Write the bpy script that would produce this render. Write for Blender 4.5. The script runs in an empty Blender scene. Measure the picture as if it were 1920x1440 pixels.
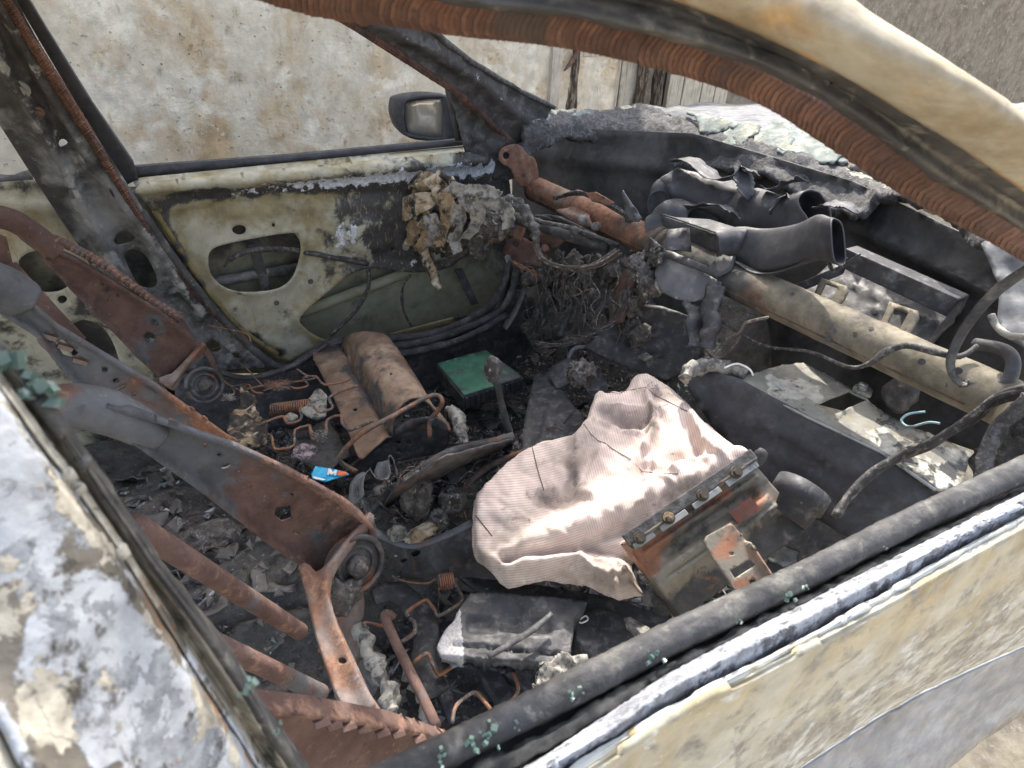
import bpy, math, random
import numpy as np
from mathutils import Vector, Matrix
from mathutils.geometry import delaunay_2d_cdt
random.seed(7); rng = np.random.default_rng(7)
sc = bpy.context.scene
COL = sc.collection
R_ = math.radians

# ------------------------------------------------------------------ camera
CAM = np.array([-0.0393, -0.9282, 1.3344]); YAW, PIT, ROL = R_(33.33), R_(33.0), R_(2.81); F = 1177.8
_f = np.array([math.sin(YAW)*math.cos(PIT), math.cos(YAW)*math.cos(PIT), -math.sin(PIT)])
_r = np.array([math.cos(YAW), -math.sin(YAW), 0.0]); _u = np.cross(_r, _f)
_r, _u = math.cos(ROL)*_r + math.sin(ROL)*_u, -math.sin(ROL)*_r + math.cos(ROL)*_u
cd = bpy.data.cameras.new('camera'); cam = bpy.data.objects.new('camera', cd); COL.objects.link(cam)
cam.matrix_world = Matrix(((_r[0], _u[0], -_f[0], CAM[0]), (_r[1], _u[1], -_f[1], CAM[1]), (_r[2], _u[2], -_f[2], CAM[2]), (0, 0, 0, 1)))
cd.sensor_width = 36; cd.lens = F/1920*36; cd.clip_start = 0.02; cd.clip_end = 300
cd.dof.use_dof = True; cd.dof.focus_distance = 1.45; cd.dof.aperture_fstop = 13
sc.camera = cam
# ------------------------------------------------------------------ light
TOSUN = Vector((0.50, 0.68, 1.0)).normalized()
w = bpy.data.worlds.new('World'); sc.world = w; w.use_nodes = True
nt = w.node_tree; nt.nodes.clear()
sky = nt.nodes.new('ShaderNodeTexSky'); sky.sky_type = 'NISHITA'; sky.sun_disc = False
sky.sun_elevation = math.asin(TOSUN.z); sky.sun_rotation = math.atan2(TOSUN.x, TOSUN.y)
sky.air_density = 1.0; sky.dust_density = 4.5; sky.ozone_density = 0.3
bg = nt.nodes.new('ShaderNodeBackground'); bg.inputs[1].default_value = 0.15
wo = nt.nodes.new('ShaderNodeOutputWorld'); hs = nt.nodes.new('ShaderNodeHueSaturation'); hs.inputs['Saturation'].default_value = .62; nt.links.new(sky.outputs[0], hs.inputs['Color']); nt.links.new(hs.outputs[0], bg.inputs[0]); nt.links.new(bg.outputs[0], wo.inputs[0])
sl = bpy.data.lights.new('sun', 'SUN'); sl.energy = 2.1; sl.angle = R_(0.6); sl.color = (1.0, 0.93, 0.82)
so = bpy.data.objects.new('sun', sl); COL.objects.link(so); so.rotation_euler = TOSUN.to_track_quat('Z', 'Y').to_euler(); so.location = (0, 0, 6)
sc.view_settings.view_transform = 'Standard'; sc.view_settings.look = 'None'; sc.view_settings.gamma = 1; sc.view_settings.exposure = 1.78
sc.view_settings.use_curve_mapping = False
sc.cycles.max_bounces = 8; sc.cycles.diffuse_bounces = 4

# ------------------------------------------------------------------ noise
def _h(i, j, k):
    n = (i*374761393 + j*668265263 + k*2147483647) & 0xffffffff
    n = ((n ^ (n >> 13))*1274126177) & 0xffffffff
    return ((n ^ (n >> 16)) & 0xffff)/65535.0
def vn(p):
    p = np.atleast_2d(p).astype(float); f0 = np.floor(p); i = f0.astype(np.int64); t = p - f0; t = t*t*(3 - 2*t); o = 0
    for a in (0, 1):
        for b in (0, 1):
            for c in (0, 1):
                wt = (t[:, 0] if a else 1-t[:, 0])*(t[:, 1] if b else 1-t[:, 1])*(t[:, 2] if c else 1-t[:, 2])
                o = o + wt*_h(i[:, 0]+a, i[:, 1]+b, i[:, 2]+c)
    return o
def fbm(p, sc_=1.0, oc=4, off=0.0):
    p = np.atleast_2d(p)*sc_ + off; o = 0; a = .5
    for _ in range(oc):
        o = o + a*(vn(p) - .5)*2; p = p*2.03 + 17.3; a *= .5
    return o
# ------------------------------------------------------------------ points from sight lines and known planes
AX = {'x': 0, 'y': 1, 'z': 2}
def ray(u, v):
    u = np.asarray(u, float); v = np.asarray(v, float)
    return _f + _r*((u-960)/F)[..., None] - _u*((v-720)/F)[..., None]
def P(u, v, ax, val):
    d = ray(u, v); k = AX[ax]; return CAM + d*((val - CAM[k])/d[k])
def px(p):
    d = np.asarray(p) - CAM; z = d @ _f; return 960+F*(d @ _r)/z, 720-F*(d @ _u)/z
class Surf:
    """smooth surface through known points: each ctrl = (u, v, axis, value)"""
    def __init__(s, *c):
        uv = np.array([(a[0], a[1]) for a in c], float)/1000
        dep = np.array([((a[3]-CAM[AX[a[2]]])/ray(a[0], a[1])[AX[a[2]]]) for a in c]); s.iv = 1/dep; s.uv = uv; n = len(c)
        A = np.zeros((n+3, n+3)); A[:n, :n] = s.k(uv, uv); A[:n, n] = 1; A[:n, n+1:] = uv; A[n:, :n] = A[:n, n:].T
        A[:n, :n] += np.eye(n)*1e-9
        s.w = np.linalg.lstsq(A, np.concatenate([s.iv, [0, 0, 0]]), rcond=None)[0]
    def k(s, a, b):
        r = np.linalg.norm(a[:, None]-b[None], axis=2); return np.where(r > 0, r*r*np.log(np.maximum(r, 1e-9)), 0)
    def pt(s, uv):
        uv = np.atleast_2d(np.array(uv, float)); q = uv/1000; n = len(s.uv)
        iv = s.k(q, s.uv) @ s.w[:n] + s.w[n] + q @ s.w[n+1:]
        return CAM + ray(uv[:, 0], uv[:, 1])/iv[:, None]
    def nrm(s, uv):
        uv = np.atleast_2d(np.array(uv, float)); a = s.pt(uv); b = s.pt(uv+[1, 0]); c = s.pt(uv+[0, 1])
        n = np.cross(b-a, c-a); n /= np.linalg.norm(n, axis=1)[:, None]
        sg = np.sign(((CAM-a)*n).sum(1)); sg[sg == 0] = 1; return n*sg[:, None]
def flat(ax, val): return Surf((200, 300, ax, val), (900, 300, ax, val), (600, 900, ax, val))
def cr(pts, n=6, closed=False):
    p = np.array(pts, float); m = len(p)
    if m < 3 and not closed: return p
    o = []
    for i in range(m if closed else m-1):
        g = lambda j: p[j % m] if closed else p[min(max(j, 0), m-1)]
        a, b, c, d = g(i-1), g(i), g(i+1), g(i+2)
        for t in np.arange(n)/n: o.append(.5*((2*b)+(-a+c)*t+(2*a-5*b+4*c-d)*t*t+(-a+3*b-3*c+d)*t**3))
    if not closed: o.append(p[-1])
    return np.array(o)
def ell(cx, cy, rx, ry, ang=0, n=14):
    t = np.arange(n)/n*2*math.pi; a = R_(ang); x = rx*np.cos(t); y = ry*np.sin(t)
    return np.stack([cx+x*math.cos(a)-y*math.sin(a), cy+x*math.sin(a)+y*math.cos(a)], 1)
def inside(pts, poly):
    x, y = pts[:, 0], pts[:, 1]; r = np.zeros(len(pts), bool); m = len(poly)
    for i in range(m):
        x1, y1 = poly[i]; x2, y2 = poly[(i+1) % m]
        if y1 == y2: continue
        c = ((y1 > y) != (y2 > y)) & (x < (x2-x1)*(y-y1)/(y2-y1)+x1); r ^= c
    return r
def dseg(pts, line, closed=False):
    """distance in the traced plane from points to a polyline, and position along it (0..1)"""
    line = np.array(line, float); best = np.full(len(pts), 1e9); m = len(line)
    for i in range(m if closed else m-1):
        a, b = line[i], line[(i+1) % m]; ab = b-a; t = np.clip(((pts-a) @ ab)/max(ab @ ab, 1e-9), 0, 1)
        best = np.minimum(best, np.linalg.norm(pts-(a+t[:, None]*ab), axis=1))
    return best
def ridge(pts, line, wd, h): return h*np.exp(-(dseg(pts, line)/wd)**2)
def resamp(poly, st):
    o = []; m = len(poly)
    for i in range(m):
        a = np.array(poly[i], float); b = np.array(poly[(i+1) % m], float); k = max(1, int(np.linalg.norm(b-a)/st))
        for j in range(k): o.append(a+(b-a)*j/k)
    return np.array(o)

# ------------------------------------------------------------------ objects
def link(o, parent=None, label=None, cat=None, group=None, kind=None):
    COL.objects.link(o)
    if parent is not None: o.parent = parent
    tag(o, label, cat, group, kind); return o
def tag(o, label=None, cat=None, group=None, kind=None):
    for k, v in (('label', label), ('category', cat), ('group', group), ('kind', kind)):
        if v: o[k] = v
ROOTS = {}
def rootloc(o):
    while o.parent is not None: o = o.parent
    return np.array(o.location)
def thing(name, label, cat, loc=(0, 0, 0), group=None):
    o = bpy.data.objects.new(name, None); o.empty_display_size = .05; o.location = loc
    link(o, None, label, cat, group); return o
def mk(name, V, Fc, mat, parent=None, mask=None, smooth=True, solid=0, off=-1.0, bev=0, sub=0, loc=None, **tg):
    V = np.asarray(V, float)
    base = rootloc(parent) if parent is not None else (np.array(loc, float) if loc is not None else V.mean(0)*[1, 1, 0] + [0, 0, V[:, 2].min()])
    me = bpy.data.meshes.new(name); me.from_pydata((V-base).tolist(), [], [tuple(int(i) for i in f) for f in Fc]); me.update()
    if smooth: me.polygons.foreach_set('use_smooth', [True]*len(me.polygons))
    if mask is not None:
        m = np.ones((len(V), 4)); m[:, :3] = mask; at = me.color_attributes.new('M', 'FLOAT_COLOR', 'POINT'); at.data.foreach_set('color', m.ravel())
    if mat: me.materials.append(mat)
    o = bpy.data.objects.new(name, me)
    if parent is None: o.location = base
    link(o, parent, **tg)
    if solid:
        s = o.modifiers.new('s', 'SOLIDIFY'); s.thickness = solid; s.offset = off
    if bev:
        b = o.modifiers.new('b', 'BEVEL'); b.width = bev; b.segments = 2; b.limit_method = 'ANGLE'
    if sub:
        b = o.modifiers.new('u', 'SUBSURF'); b.levels = b.render_levels = sub
    return o
def sheet(name, out, S, mat, parent=None, holes=(), st=8, disp=None, mask=None, th=.003, rough=0, jit=.0, **k):
    """sheet of metal / cloth / plastic: traced outline on its surface S, relief disp(uv) in metres towards the viewer side"""
    out = resamp(out, st)
    if jit: out = out + rng.normal(0, jit, out.shape)
    hs = [resamp(h, st*.7) for h in holes]
    lo, hi = out.min(0), out.max(0); gx, gy = np.meshgrid(np.arange(lo[0]+st/2, hi[0], st), np.arange(lo[1]+st/2, hi[1], st))
    g = np.stack([gx.ravel(), gy.ravel()], 1); g += rng.uniform(-.2, .2, g.shape)*st
    g = g[inside(g, out)]
    if len(g): g = g[dseg(g, out, True) > st*.35]
    for h in hs:
        if len(g): g = g[~inside(g, h)]
        if len(g): g = g[dseg(g, h, True) > st*.3]
    vs = [out]+hs+[g]; ed = []; n0 = 0
    for L in [out]+hs:
        ed += [(n0+i, n0+(i+1) % len(L)) for i in range(len(L))]; n0 += len(L)
    V2 = np.concatenate(vs); r = delaunay_2d_cdt([Vector((a*.01, b*.01)) for a, b in V2], ed, [], 0, 1e-6)
    uv = np.array([(a[0]*100, a[1]*100) for a in r[0]]); Fc = np.array([f for f in r[2] if len(f) == 3])
    c = uv[Fc].mean(1); ok = inside(c, out)
    for h in hs: ok &= ~inside(c, h)
    Fc = Fc[ok]; W = S.pt(uv); N = S.nrm(uv)
    fn = np.cross(W[Fc[:, 1]]-W[Fc[:, 0]], W[Fc[:, 2]]-W[Fc[:, 0]]); flip = ((CAM-W[Fc[:, 0]])*fn).sum(1) < 0
    Fc[flip] = Fc[flip][:, ::-1]
    d = np.zeros(len(uv))
    if disp is not None: d = d + disp(uv)
    if rough: d = d + rough*fbm(W, 38, 4)
    W = W + N*d[:, None]
    m = mask(uv) if mask is not None else None
    used = np.unique(Fc); rm = np.full(len(uv), -1); rm[used] = np.arange(len(used))
    return mk(name, W[used], rm[Fc], mat, parent, mask=None if m is None else m[used], solid=th, **k)
def tubeVF(pts, r, seg=8, cap=True, flatten=None, twist=0):
    p = np.array(pts, float); n = len(p); r = np.broadcast_to(np.array(r, float), (n,)) if np.ndim(r) == 0 or len(r) == n else np.interp(np.linspace(0, 1, n), np.linspace(0, 1, len(r)), r)
    T = np.gradient(p, axis=0); T /= np.linalg.norm(T, axis=1)[:, None]+1e-12
    up = np.array([0, 0, 1.]) if abs(T[0][2]) < .9 else np.array([1., 0, 0]); a = np.cross(T[0], up); a /= np.linalg.norm(a); V = []
    for i in range(n):
        a = a - T[i]*(a @ T[i]); a /= np.linalg.norm(a)+1e-12; b = np.cross(T[i], a)
        for k in range(seg):
            t = 2*math.pi*k/seg+twist; fx = 1 if flatten is None else flatten
            V.append(p[i]+r[i]*(math.cos(t)*a+math.sin(t)*b*fx))
    Fc = [(i*seg+k, i*seg+(k+1) % seg, (i+1)*seg+(k+1) % seg, (i+1)*seg+k) for i in range(n-1) for k in range(seg)]
    if cap: Fc += [tuple(range(seg))[::-1], tuple((n-1)*seg+k for k in range(seg))]
    return np.array(V), Fc
def merge(L):
    V = []; Fc = []; n = 0
    for v, f in L: V.append(v); Fc += [tuple(i+n for i in q) for q in f]; n += len(v)
    return np.concatenate(V), Fc
def tube(name, pts, r, mat, parent=None, seg=10, sm=5, rough=0, rs=60, cap=True, flatten=None, maskf=None, **k):
    """pts: world points or (u, v, axis, value)"""
    w = [P(*q) if len(q) == 4 else np.array(q, float) for q in pts]
    if sm and len(w) > 2: w = cr(w, sm)
    V, Fc = tubeVF(w, r, seg, cap, flatten)
    if rough:
        c = np.repeat(np.array(w), seg, 0); V = V + (V-c)/(np.linalg.norm(V-c, axis=1)[:, None]+1e-9)*(rough*fbm(V, rs, 3))[:, None] 
    return mk(name, V, Fc, mat, parent, mask=None if maskf is None else maskf(V), **k)
def ico(sub=3):
    import bmesh
    b = bmesh.new(); bmesh.ops.create_icosphere(b, subdivisions=sub, radius=1); V = np.array([v.co[:] for v in b.verts]); Fc = [tuple(v.index for v in f.verts) for f in b.faces]; b.free(); return V, Fc
ICO = {s: ico(s) for s in (1, 2, 3, 4, 5)}
def lumpVF(c, r, sub=4, amp=.35, fs=2.2, seed=0, ridged=False):
    V, Fc = ICO[sub]; n = fbm(V, fs, 5, seed*7.7+3)
    if ridged: n = .5-np.abs(n)*2
    V2 = V*(1+amp*n)[:, None]; return V2*np.array(r)+np.array(c), Fc
def lump(name, c, r, mat, parent=None, **k):
    g = {q: k.pop(q) for q in ('sub', 'amp', 'fs', 'seed', 'ridged') if q in k}
    V, Fc = lumpVF(c, r, **g); return mk(name, V, Fc, mat, parent, **k)
def boxVF(c, a, b, n):
    """box: centre c, half-axis vectors a b n"""
    c, a, b, n = map(np.array, (c, a, b, n)); V = np.array([c+s*a+t*b+q*n for q in (-1, 1) for t in (-1, 1) for s in (-1, 1)])
    return V, [(0, 2, 3, 1), (4, 5, 7, 6), (0, 1, 5, 4), (2, 6, 7, 3), (0, 4, 6, 2), (1, 3, 7, 5)]
def discVF(c, n, r, h, seg=20, dome=0):
    n = np.array(n, float); n /= np.linalg.norm(n); return tubeVF([np.array(c)-n*h, np.array(c)-n*h*.2, np.array(c)+n*h*.2, np.array(c)+n*h], [r, r, r*.98, r*(1-.15*(1 if dome else .3))], seg)

# ------------------------------------------------------------------ materials
def mat(name, base, layers=(), rough=.8, metal=0, bump=.4, bs=120, var=.3, vs=22, spec=.4, rvar=.15, bumpd=.0015, extra=None, lb=0.0, sheen=0):
    """layers: (colour, bias, scale, width, channel 0-2 or None, stretch or None)"""
    m = bpy.data.materials.new(name); m.use_nodes = True; nt = m.node_tree; N = nt.nodes; L = nt.links; bs_ = N['Principled BSDF']
    tc = N.new('ShaderNodeTexCoord'); at = N.new('ShaderNodeAttribute'); at.attribute_name = 'M'; sp = N.new('ShaderNodeSeparateColor'); L.new(at.outputs['Color'], sp.inputs[0])
    def noise(s, d=8, r=.62, off=0, stretch=None, dist=0):
        mp = N.new('ShaderNodeMapping'); mp.inputs['Location'].default_value = (off, off*.7, off*1.3)
        if stretch: mp.inputs['Scale'].default_value = stretch
        L.new(tc.outputs['Object'], mp.inputs[0]); n = N.new('ShaderNodeTexNoise'); n.inputs['Scale'].default_value = s; n.inputs['Detail'].default_value = d; n.inputs['Roughness'].default_value = r; n.inputs['Distortion'].default_value = dist
        L.new(mp.outputs[0], n.inputs[0]); return n.outputs[0]
    def mixc(f, a, b):
        x = N.new('ShaderNodeMix'); x.data_type = 'RGBA'
        if f is not None: L.new(f, x.inputs[0])
        for s, i in ((a, 6), (b, 7)):
            if isinstance(s, tuple): x.inputs[i].default_value = (*s, 1)
            else: L.new(s, x.inputs[i])
        return x.outputs[2]
    def ramp(v, lo, hi, o0=0, o1=1):
        x = N.new('ShaderNodeMapRange'); x.interpolation_type = 'SMOOTHSTEP'; L.new(v, x.inputs[0])
        for i, q in ((1, lo), (2, hi), (3, o0), (4, o1)): x.inputs[i].default_value = q
        return x.outputs[0]
    def math_(op, a, b):
        x = N.new('ShaderNodeMath'); x.operation = op
        for s, i in ((a, 0), (b, 1)):
            if isinstance(s, (int, float)): x.inputs[i].default_value = s
            else: L.new(s, x.inputs[i])
        return x.outputs[0]
    c = mixc(ramp(noise(vs, 7), .3, .7), tuple(q*(1-var) for q in base), tuple(min(1, q*(1+var)) for q in base))
    h = noise(bs, 8, .6, 3)
    for i, l in enumerate(layers):
        col, bias, s, wd, ch = l[:5]; st_ = l[5] if len(l) > 5 else None
        n = noise(s, 10, .66, 11.3*(i+1), st_, .3)
        if ch is not None: n = math_('ADD', n, math_('MULTIPLY', sp.outputs[ch], .62))
        f = ramp(n, .5-bias-wd, .5-bias+wd)
        cc = mixc(ramp(noise(s*3.1, 6, .6, 5*i+1), .3, .7), tuple(q*.72 for q in col), tuple(min(1, q*1.25) for q in col))
        c = mixc(f, c, cc)
        if lb: h = math_('ADD', h, math_('MULTIPLY', f, lb))
    if extra: c, h = extra(N, L, tc, c, h, mixc, ramp, math_, noise)
    L.new(c, bs_.inputs['Base Color']); L.new(ramp(noise(vs*2, 5, .6, 9), .3, .7, rough-rvar, min(1, rough+rvar)), bs_.inputs['Roughness'])
    bs_.inputs['Metallic'].default_value = metal; bs_.inputs['Specular IOR Level'].default_value = spec
    if sheen: bs_.inputs['Sheen Weight'].default_value = sheen
    b = N.new('ShaderNodeBump'); b.inputs['Strength'].default_value = bump; b.inputs['Distance'].default_value = bumpd; L.new(h, b.inputs['Height']); L.new(b.outputs[0], bs_.inputs['Normal'])
    return m
SOOT = (.048, .047, .049); ASH = (.58, .60, .63); ORG = (.36, .145, .065); DRUST = (.13, .055, .038)
Mrust = mat('rusted steel', (.135, .083, .071), [((.098, .060, .051), -.02, 14, .12, None), ((.25, .148, .108), -.16, 40, .09, 0), ((.10, .105, .115), -.10, 9, .06, 1), ((.06, .042, .038), -.15, 150, .04, None), ((.26, .17, .13), -.16, 110, .04, None)], rough=.88, bump=.9, bs=200, var=.25)
Mrusto = mat('orange rusted steel', (.205, .115, .082), [((.17, .08, .055), -.04, 22, .12, None), ((.30, .165, .105), -.07, 60, .10, 0), ((.09, .06, .05), -.16, 120, .05, None), ((.22, .18, .165), -.08, 12, .08, 1)], rough=.88, bump=.5, bs=260, var=.25)
Mgrust = mat('blue grey steel with rust', (.115, .123, .138), [((.17, .165, .16), -.12, 60, .05, None), ((.145, .088, .073), -.14, 11, .10, 0), ((.30, .15, .09), -.22, 40, .07, 0), (SOOT, -.16, 16, .07, 1)], rough=.6, bump=.3, bs=200, var=.22)
Mpillar = mat('sooty bare steel', (.215, .222, .225), [(SOOT, -.02, 12, .12, 0), ((.34, .35, .34), -.16, 26, .06, 1), ((.17, .08, .045), -.2, 30, .06, 2)], rough=.62, bump=.35, bs=180, var=.3)
Mivory = mat('ivory door paint, sooted', (.40, .39, .315), [((.26, .22, .12), -.12, 9, .12, 1), (SOOT, -.26, 13, .07, 0), ((.56, .60, .66), -.32, 36, .025, 2), ((.30, .25, .14), -.12, 18, .05, None, (14, 14, 1.2))], rough=.5, bump=.25, bs=160, var=.14, lb=.6)
Molive = mat('inner face of door skin', (.27, .28, .215), [(SOOT, -.16, 10, .14, 0), ((.22, .21, .15), -.05, 8, .12, None)], rough=.5, var=.15, bump=.2)
Mchar = mat('charred metal', (.058, .057, .060), [((.11, .11, .115), -.06, 30, .08, None), ((.50, .53, .58), -.27, 26, .03, 1), ((.17, .085, .055), -.19, 20, .08, 2)], rough=.72, bump=.7, bs=140, var=.4, bumpd=.003)
Mcharlump = mat('charred plastic crust', (.075, .070, .066), [((.16, .155, .15), -.04, 55, .07, None), ((.30, .20, .11), -.22, 20, .08, 0), ((.50, .48, .44), -.16, 70, .05, 1)], rough=.8, bump=1, bs=160, var=.5, bumpd=.005)
Mfoam = mat('charred foam mat', (.06, .059, .06), [((.12, .12, .125), -.02, 90, .08, None), ((.45, .43, .34), -.22, 30, .05, 1)], rough=.9, bump=1, bs=220, var=.4, bumpd=.004)
Mplas = mat('black plastic', (.050, .051, .058), [((.075, .077, .085), -.07, 22, .1, None), ((.13, .125, .115), -.2, 60, .05, None)], rough=.58, bump=.25, bs=120, var=.25, spec=.4)
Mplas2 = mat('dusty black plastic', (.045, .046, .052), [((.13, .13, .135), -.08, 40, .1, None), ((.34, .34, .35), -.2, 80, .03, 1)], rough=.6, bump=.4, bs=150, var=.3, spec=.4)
Mrub = mat('scorched rubber', (.055, .055, .058), [((.15, .145, .13), -.10, 24, .1, 0), ((.17, .165, .15), -.12, 45, .06, None), ((.34, .32, .28), -.2, 90, .03, None)], rough=.7, bump=.6, bs=130, var=.35, bumpd=.003)
Mash = mat('white ash crust', (.36, .385, .44), [((.10, .105, .12), -.09, 75, .05, 0), ((.20, .21, .24), -.06, 30, .08, None)], rough=.85, bump=.9, bs=240, var=.15, bumpd=.003)
Mlip = mat('pale burnt paint edge', (.60, .62, .60), [((.40, .30, .14), -.12, 30, .06, 0), ((.16, .155, .15), -.15, 45, .05, None)], rough=.6, bump=.4, var=.12)
Mpanel = mat('heat stained door paint', (.45, .44, .375), [((.37, .31, .19), -.13, 9, .14, 0), ((.50, .51, .49), -.08, 26, .05, 2), ((.27, .26, .225), -.12, 30, .07, 1), ((.46, .25, .10), -.2, 12, .08, None), ((.13, .125, .11), -.21, 90, .03, None), ((.53, .52, .46), -.16, 110, .03, None)], rough=.62, bump=.35, bs=150, var=.15, lb=.4)
Mpaint2 = mat('scorched pillar paint', (.12, .11, .095), [((.33, .355, .39), -.03, 13, .012, 0), ((.22, .24, .27), -.14, 50, .02, 0), ((.36, .34, .29), -.10, 42, .012, 1), ((.34, .16, .06), -.17, 30, .05, 2), ((.05, .047, .042), -.10, 60, .05, None)], rough=.7, bump=.6, bs=200, var=.25, lb=1.2)
Marc = mat('cream burnt paint', (.42, .395, .32), [((.45, .28, .12), -.10, 14, .10, 0), ((.25, .205, .14), -.03, 9, .12, None), ((.16, .12, .08), -.17, 40, .04, None), ((.42, .19, .07), -.20, 18, .06, None)], rough=.8, bump=.35, var=.15, spec=.2)
Mserr = mat('rusted seal core', (.085, .046, .036), [((.085, .048, .038), -.03, 30, .12, None), ((.155, .08, .055), -.15, 22, .10, 0), ((.05, .045, .042), -.10, 9, .08, None)], rough=.85, bump=.5, bs=300, var=.3)
Mtube = mat('steel cross beam', (.078, .068, .055), [((.085, .085, .08), -.06, 13, .10, 1), ((.135, .078, .058), -.10, 13, .09, 0), ((.21, .11, .07), -.22, 40, .07, 0), ((.20, .18, .138), -.10, 12, .12, 2), ((.045, .042, .04), -.17, 45, .05, None)], rough=.8, metal=.1, bump=.5, bs=180, var=.25, spec=.25)
Mshelf = mat('burnt metal shelf', (.25, .245, .215), [((.52, .50, .44), -.12, 20, .05, 2), ((.30, .23, .12), -.12, 14, .08, None), ((.06, .06, .06), -.12, 34, .06, 0)], rough=.6, bump=.4, bs=150, var=.25, lb=.4)
Mwire = mat('burnt copper wire', (.10, .085, .075), [((.28, .26, .24), -.08, 80, .06, None), ((.25, .12, .07), -.14, 30, .06, 0)], rough=.7, bump=.3, var=.3)
Mwireb = mat('charred cable', (.045, .044, .045), [((.15, .14, .13), -.06, 90, .06, None)], rough=.75, bump=.7, bs=220, var=.4)
Mgreen = mat('green circuit board', (.07, .205, .13), [((.10, .11, .105), -.10, 22, .08, 0), ((.13, .28, .20), -.1, 30, .1, None), ((.02, .03, .025), -.22, 120, .04, None)], rough=.55, bump=.25, var=.25)
Mglass = mat('green tinted glass fragments', (.20, .33, .29), [((.70, .85, .80), -.1, 140, .05, None)], rough=.25, bump=.5, var=.2, spec=.7)
_b = Mglass.node_tree.nodes['Principled BSDF']; _b.inputs['Transmission Weight'].default_value = .65; _b.inputs['Roughness'].default_value = .12
Mshard = mat('smoked windscreen glass', (.17, .20, .19), [((.28, .28, .22), -.06, 22, .08, None), ((.10, .10, .09), -.14, 60, .04, None), ((.33, .37, .38), -.12, 40, .05, None)], rough=.7, bump=.8, bs=160, var=.3, bumpd=.003, spec=.25)
Mpan = mat('scorched seat pan', (.16, .105, .075), [((.34, .25, .18), -.12, 9, .14, 0), ((.07, .066, .068), -.10, 20, .10, 1), ((.21, .11, .065), -.12, 30, .1, None), ((.06, .05, .045), -.17, 90, .04, None)], rough=.8, bump=.5, bs=220, var=.25)
Mmelt = mat('scorched tan plastic', (.36, .27, .17), [((.10, .075, .05), -.04, 30, .08, None), ((.58, .52, .42), -.10, 18, .06, 0), ((.03, .028, .026), -.06, 22, .06, 1)], rough=.65, bump=.9, bs=110, var=.35, bumpd=.004)
Mlghtfoam = mat('grey melted foam', (.30, .29, .265), [((.09, .088, .085), -.02, 40, .08, None), ((.44, .42, .37), -.14, 90, .05, None)], rough=.8, bump=.5, var=.2)
Mbare = mat('bare grey metal', (.34, .35, .34), [((.10, .10, .10), -.12, 30, .06, None), ((.24, .12, .06), -.2, 40, .05, 0)], rough=.45, metal=.5, bump=.2, var=.2)
Mhood = mat('ash grey bonnet paint', (.22, .225, .24), [((.12, .12, .125), -.08, 12, .08, None, (1, 4, 1)), ((.42, .36, .27), -.16, 16, .05, None)], rough=.85, bump=.5, var=.12, spec=.15)
def _stripe(N, L, tc, c, h, mixc, ramp, math_, noise):
    w_ = N.new('ShaderNodeTexWave'); w_.wave_type = 'BANDS'; w_.bands_direction = 'X'; w_.inputs['Scale'].default_value = 26; w_.inputs['Distortion'].default_value = .5; w_.inputs['Detail'].default_value = 1
    at = N.new('ShaderNodeAttribute'); at.attribute_name = 'UVC'; L.new(at.outputs['Vector'], w_.inputs[0])
    f = ramp(w_.outputs[1], .86, .99, 0, .85)
    return mixc(f, c, (.33, .24, .23)), h
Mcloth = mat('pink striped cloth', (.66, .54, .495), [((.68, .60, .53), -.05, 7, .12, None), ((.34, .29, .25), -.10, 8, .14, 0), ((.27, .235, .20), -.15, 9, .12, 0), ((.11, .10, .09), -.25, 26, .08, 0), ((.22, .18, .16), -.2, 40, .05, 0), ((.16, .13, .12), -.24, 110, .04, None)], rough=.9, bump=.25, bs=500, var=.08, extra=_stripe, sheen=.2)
def _conc(N, L, tc, c, h, mixc, ramp, math_, noise):
    p = noise(42, 4, .5, 21); pit = ramp(p, .66, .72)
    st = noise(9, 6, .6, 31, (1, 1, .22), .6); v = N.new('ShaderNodeTexVoronoi'); v.inputs['Scale'].default_value = 38; L.new(tc.outputs['Object'], v.inputs[0]); hole = ramp(v.outputs[0], .05, .12, 1, 0)
    sel = ramp(noise(30, 2, .5, 41), .55, .6); hole = math_('MULTIPLY', hole, sel)
    c = mixc(math_('MULTIPLY', hole, .8), c, (.10, .085, .065))
    h = math_('ADD', math_('MULTIPLY', h, .7), math_('ADD', math_('MULTIPLY', st, 1.6), math_('SUBTRACT', noise(70, 6, .7, 51), math_('ADD', math_('MULTIPLY', hole, 2), pit))))
    return c, h
Mconc = mat('weathered cast concrete', (.66, .60, .485), [((.52, .39, .24), -.04, 4.2, .10, None, (1, 1, .5)), ((.76, .71, .60), -.04, 5, .09, None), ((.50, .41, .29), -.15, 18, .07, None, (1.4, 1, .6)), ((.76, .71, .60), -.16, 30, .05, None), ((.20, .17, .13), -.19, 90, .03, None)], rough=.92, bump=1, bs=60, var=.12, bumpd=.005, extra=_conc)
Mconc2 = mat('rough grey render', (.26, .235, .195), [((.19, .165, .13), -.03, 6, .1, None), ((.34, .32, .28), -.1, 20, .07, None)], rough=.95, bump=1, bs=70, var=.2, bumpd=.012)
def wood(nm, col, dk):
    return mat(nm, col, [(dk, -.06, 10, .06, None, (7, 7, .5)), (tuple(q*.3 for q in col), -.17, 22, .03, None, (8, 8, .5)), ((.14, .12, .10), -.24, 60, .04, None)], rough=.9, bump=.8, bs=60, var=.15, bumpd=.004)
Mwood = wood('weathered pale planks', (.50, .46, .39), (.33, .29, .23)); Mbark = mat('frayed bark', (.24, .19, .14), [((.06, .045, .035), .02, 14, .07, None, (5, 5, .6)), ((.42, .38, .31), -.1, 22, .05, None, (6, 6, .5))], rough=.95, bump=1, bs=90, var=.4, bumpd=.01)
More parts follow.
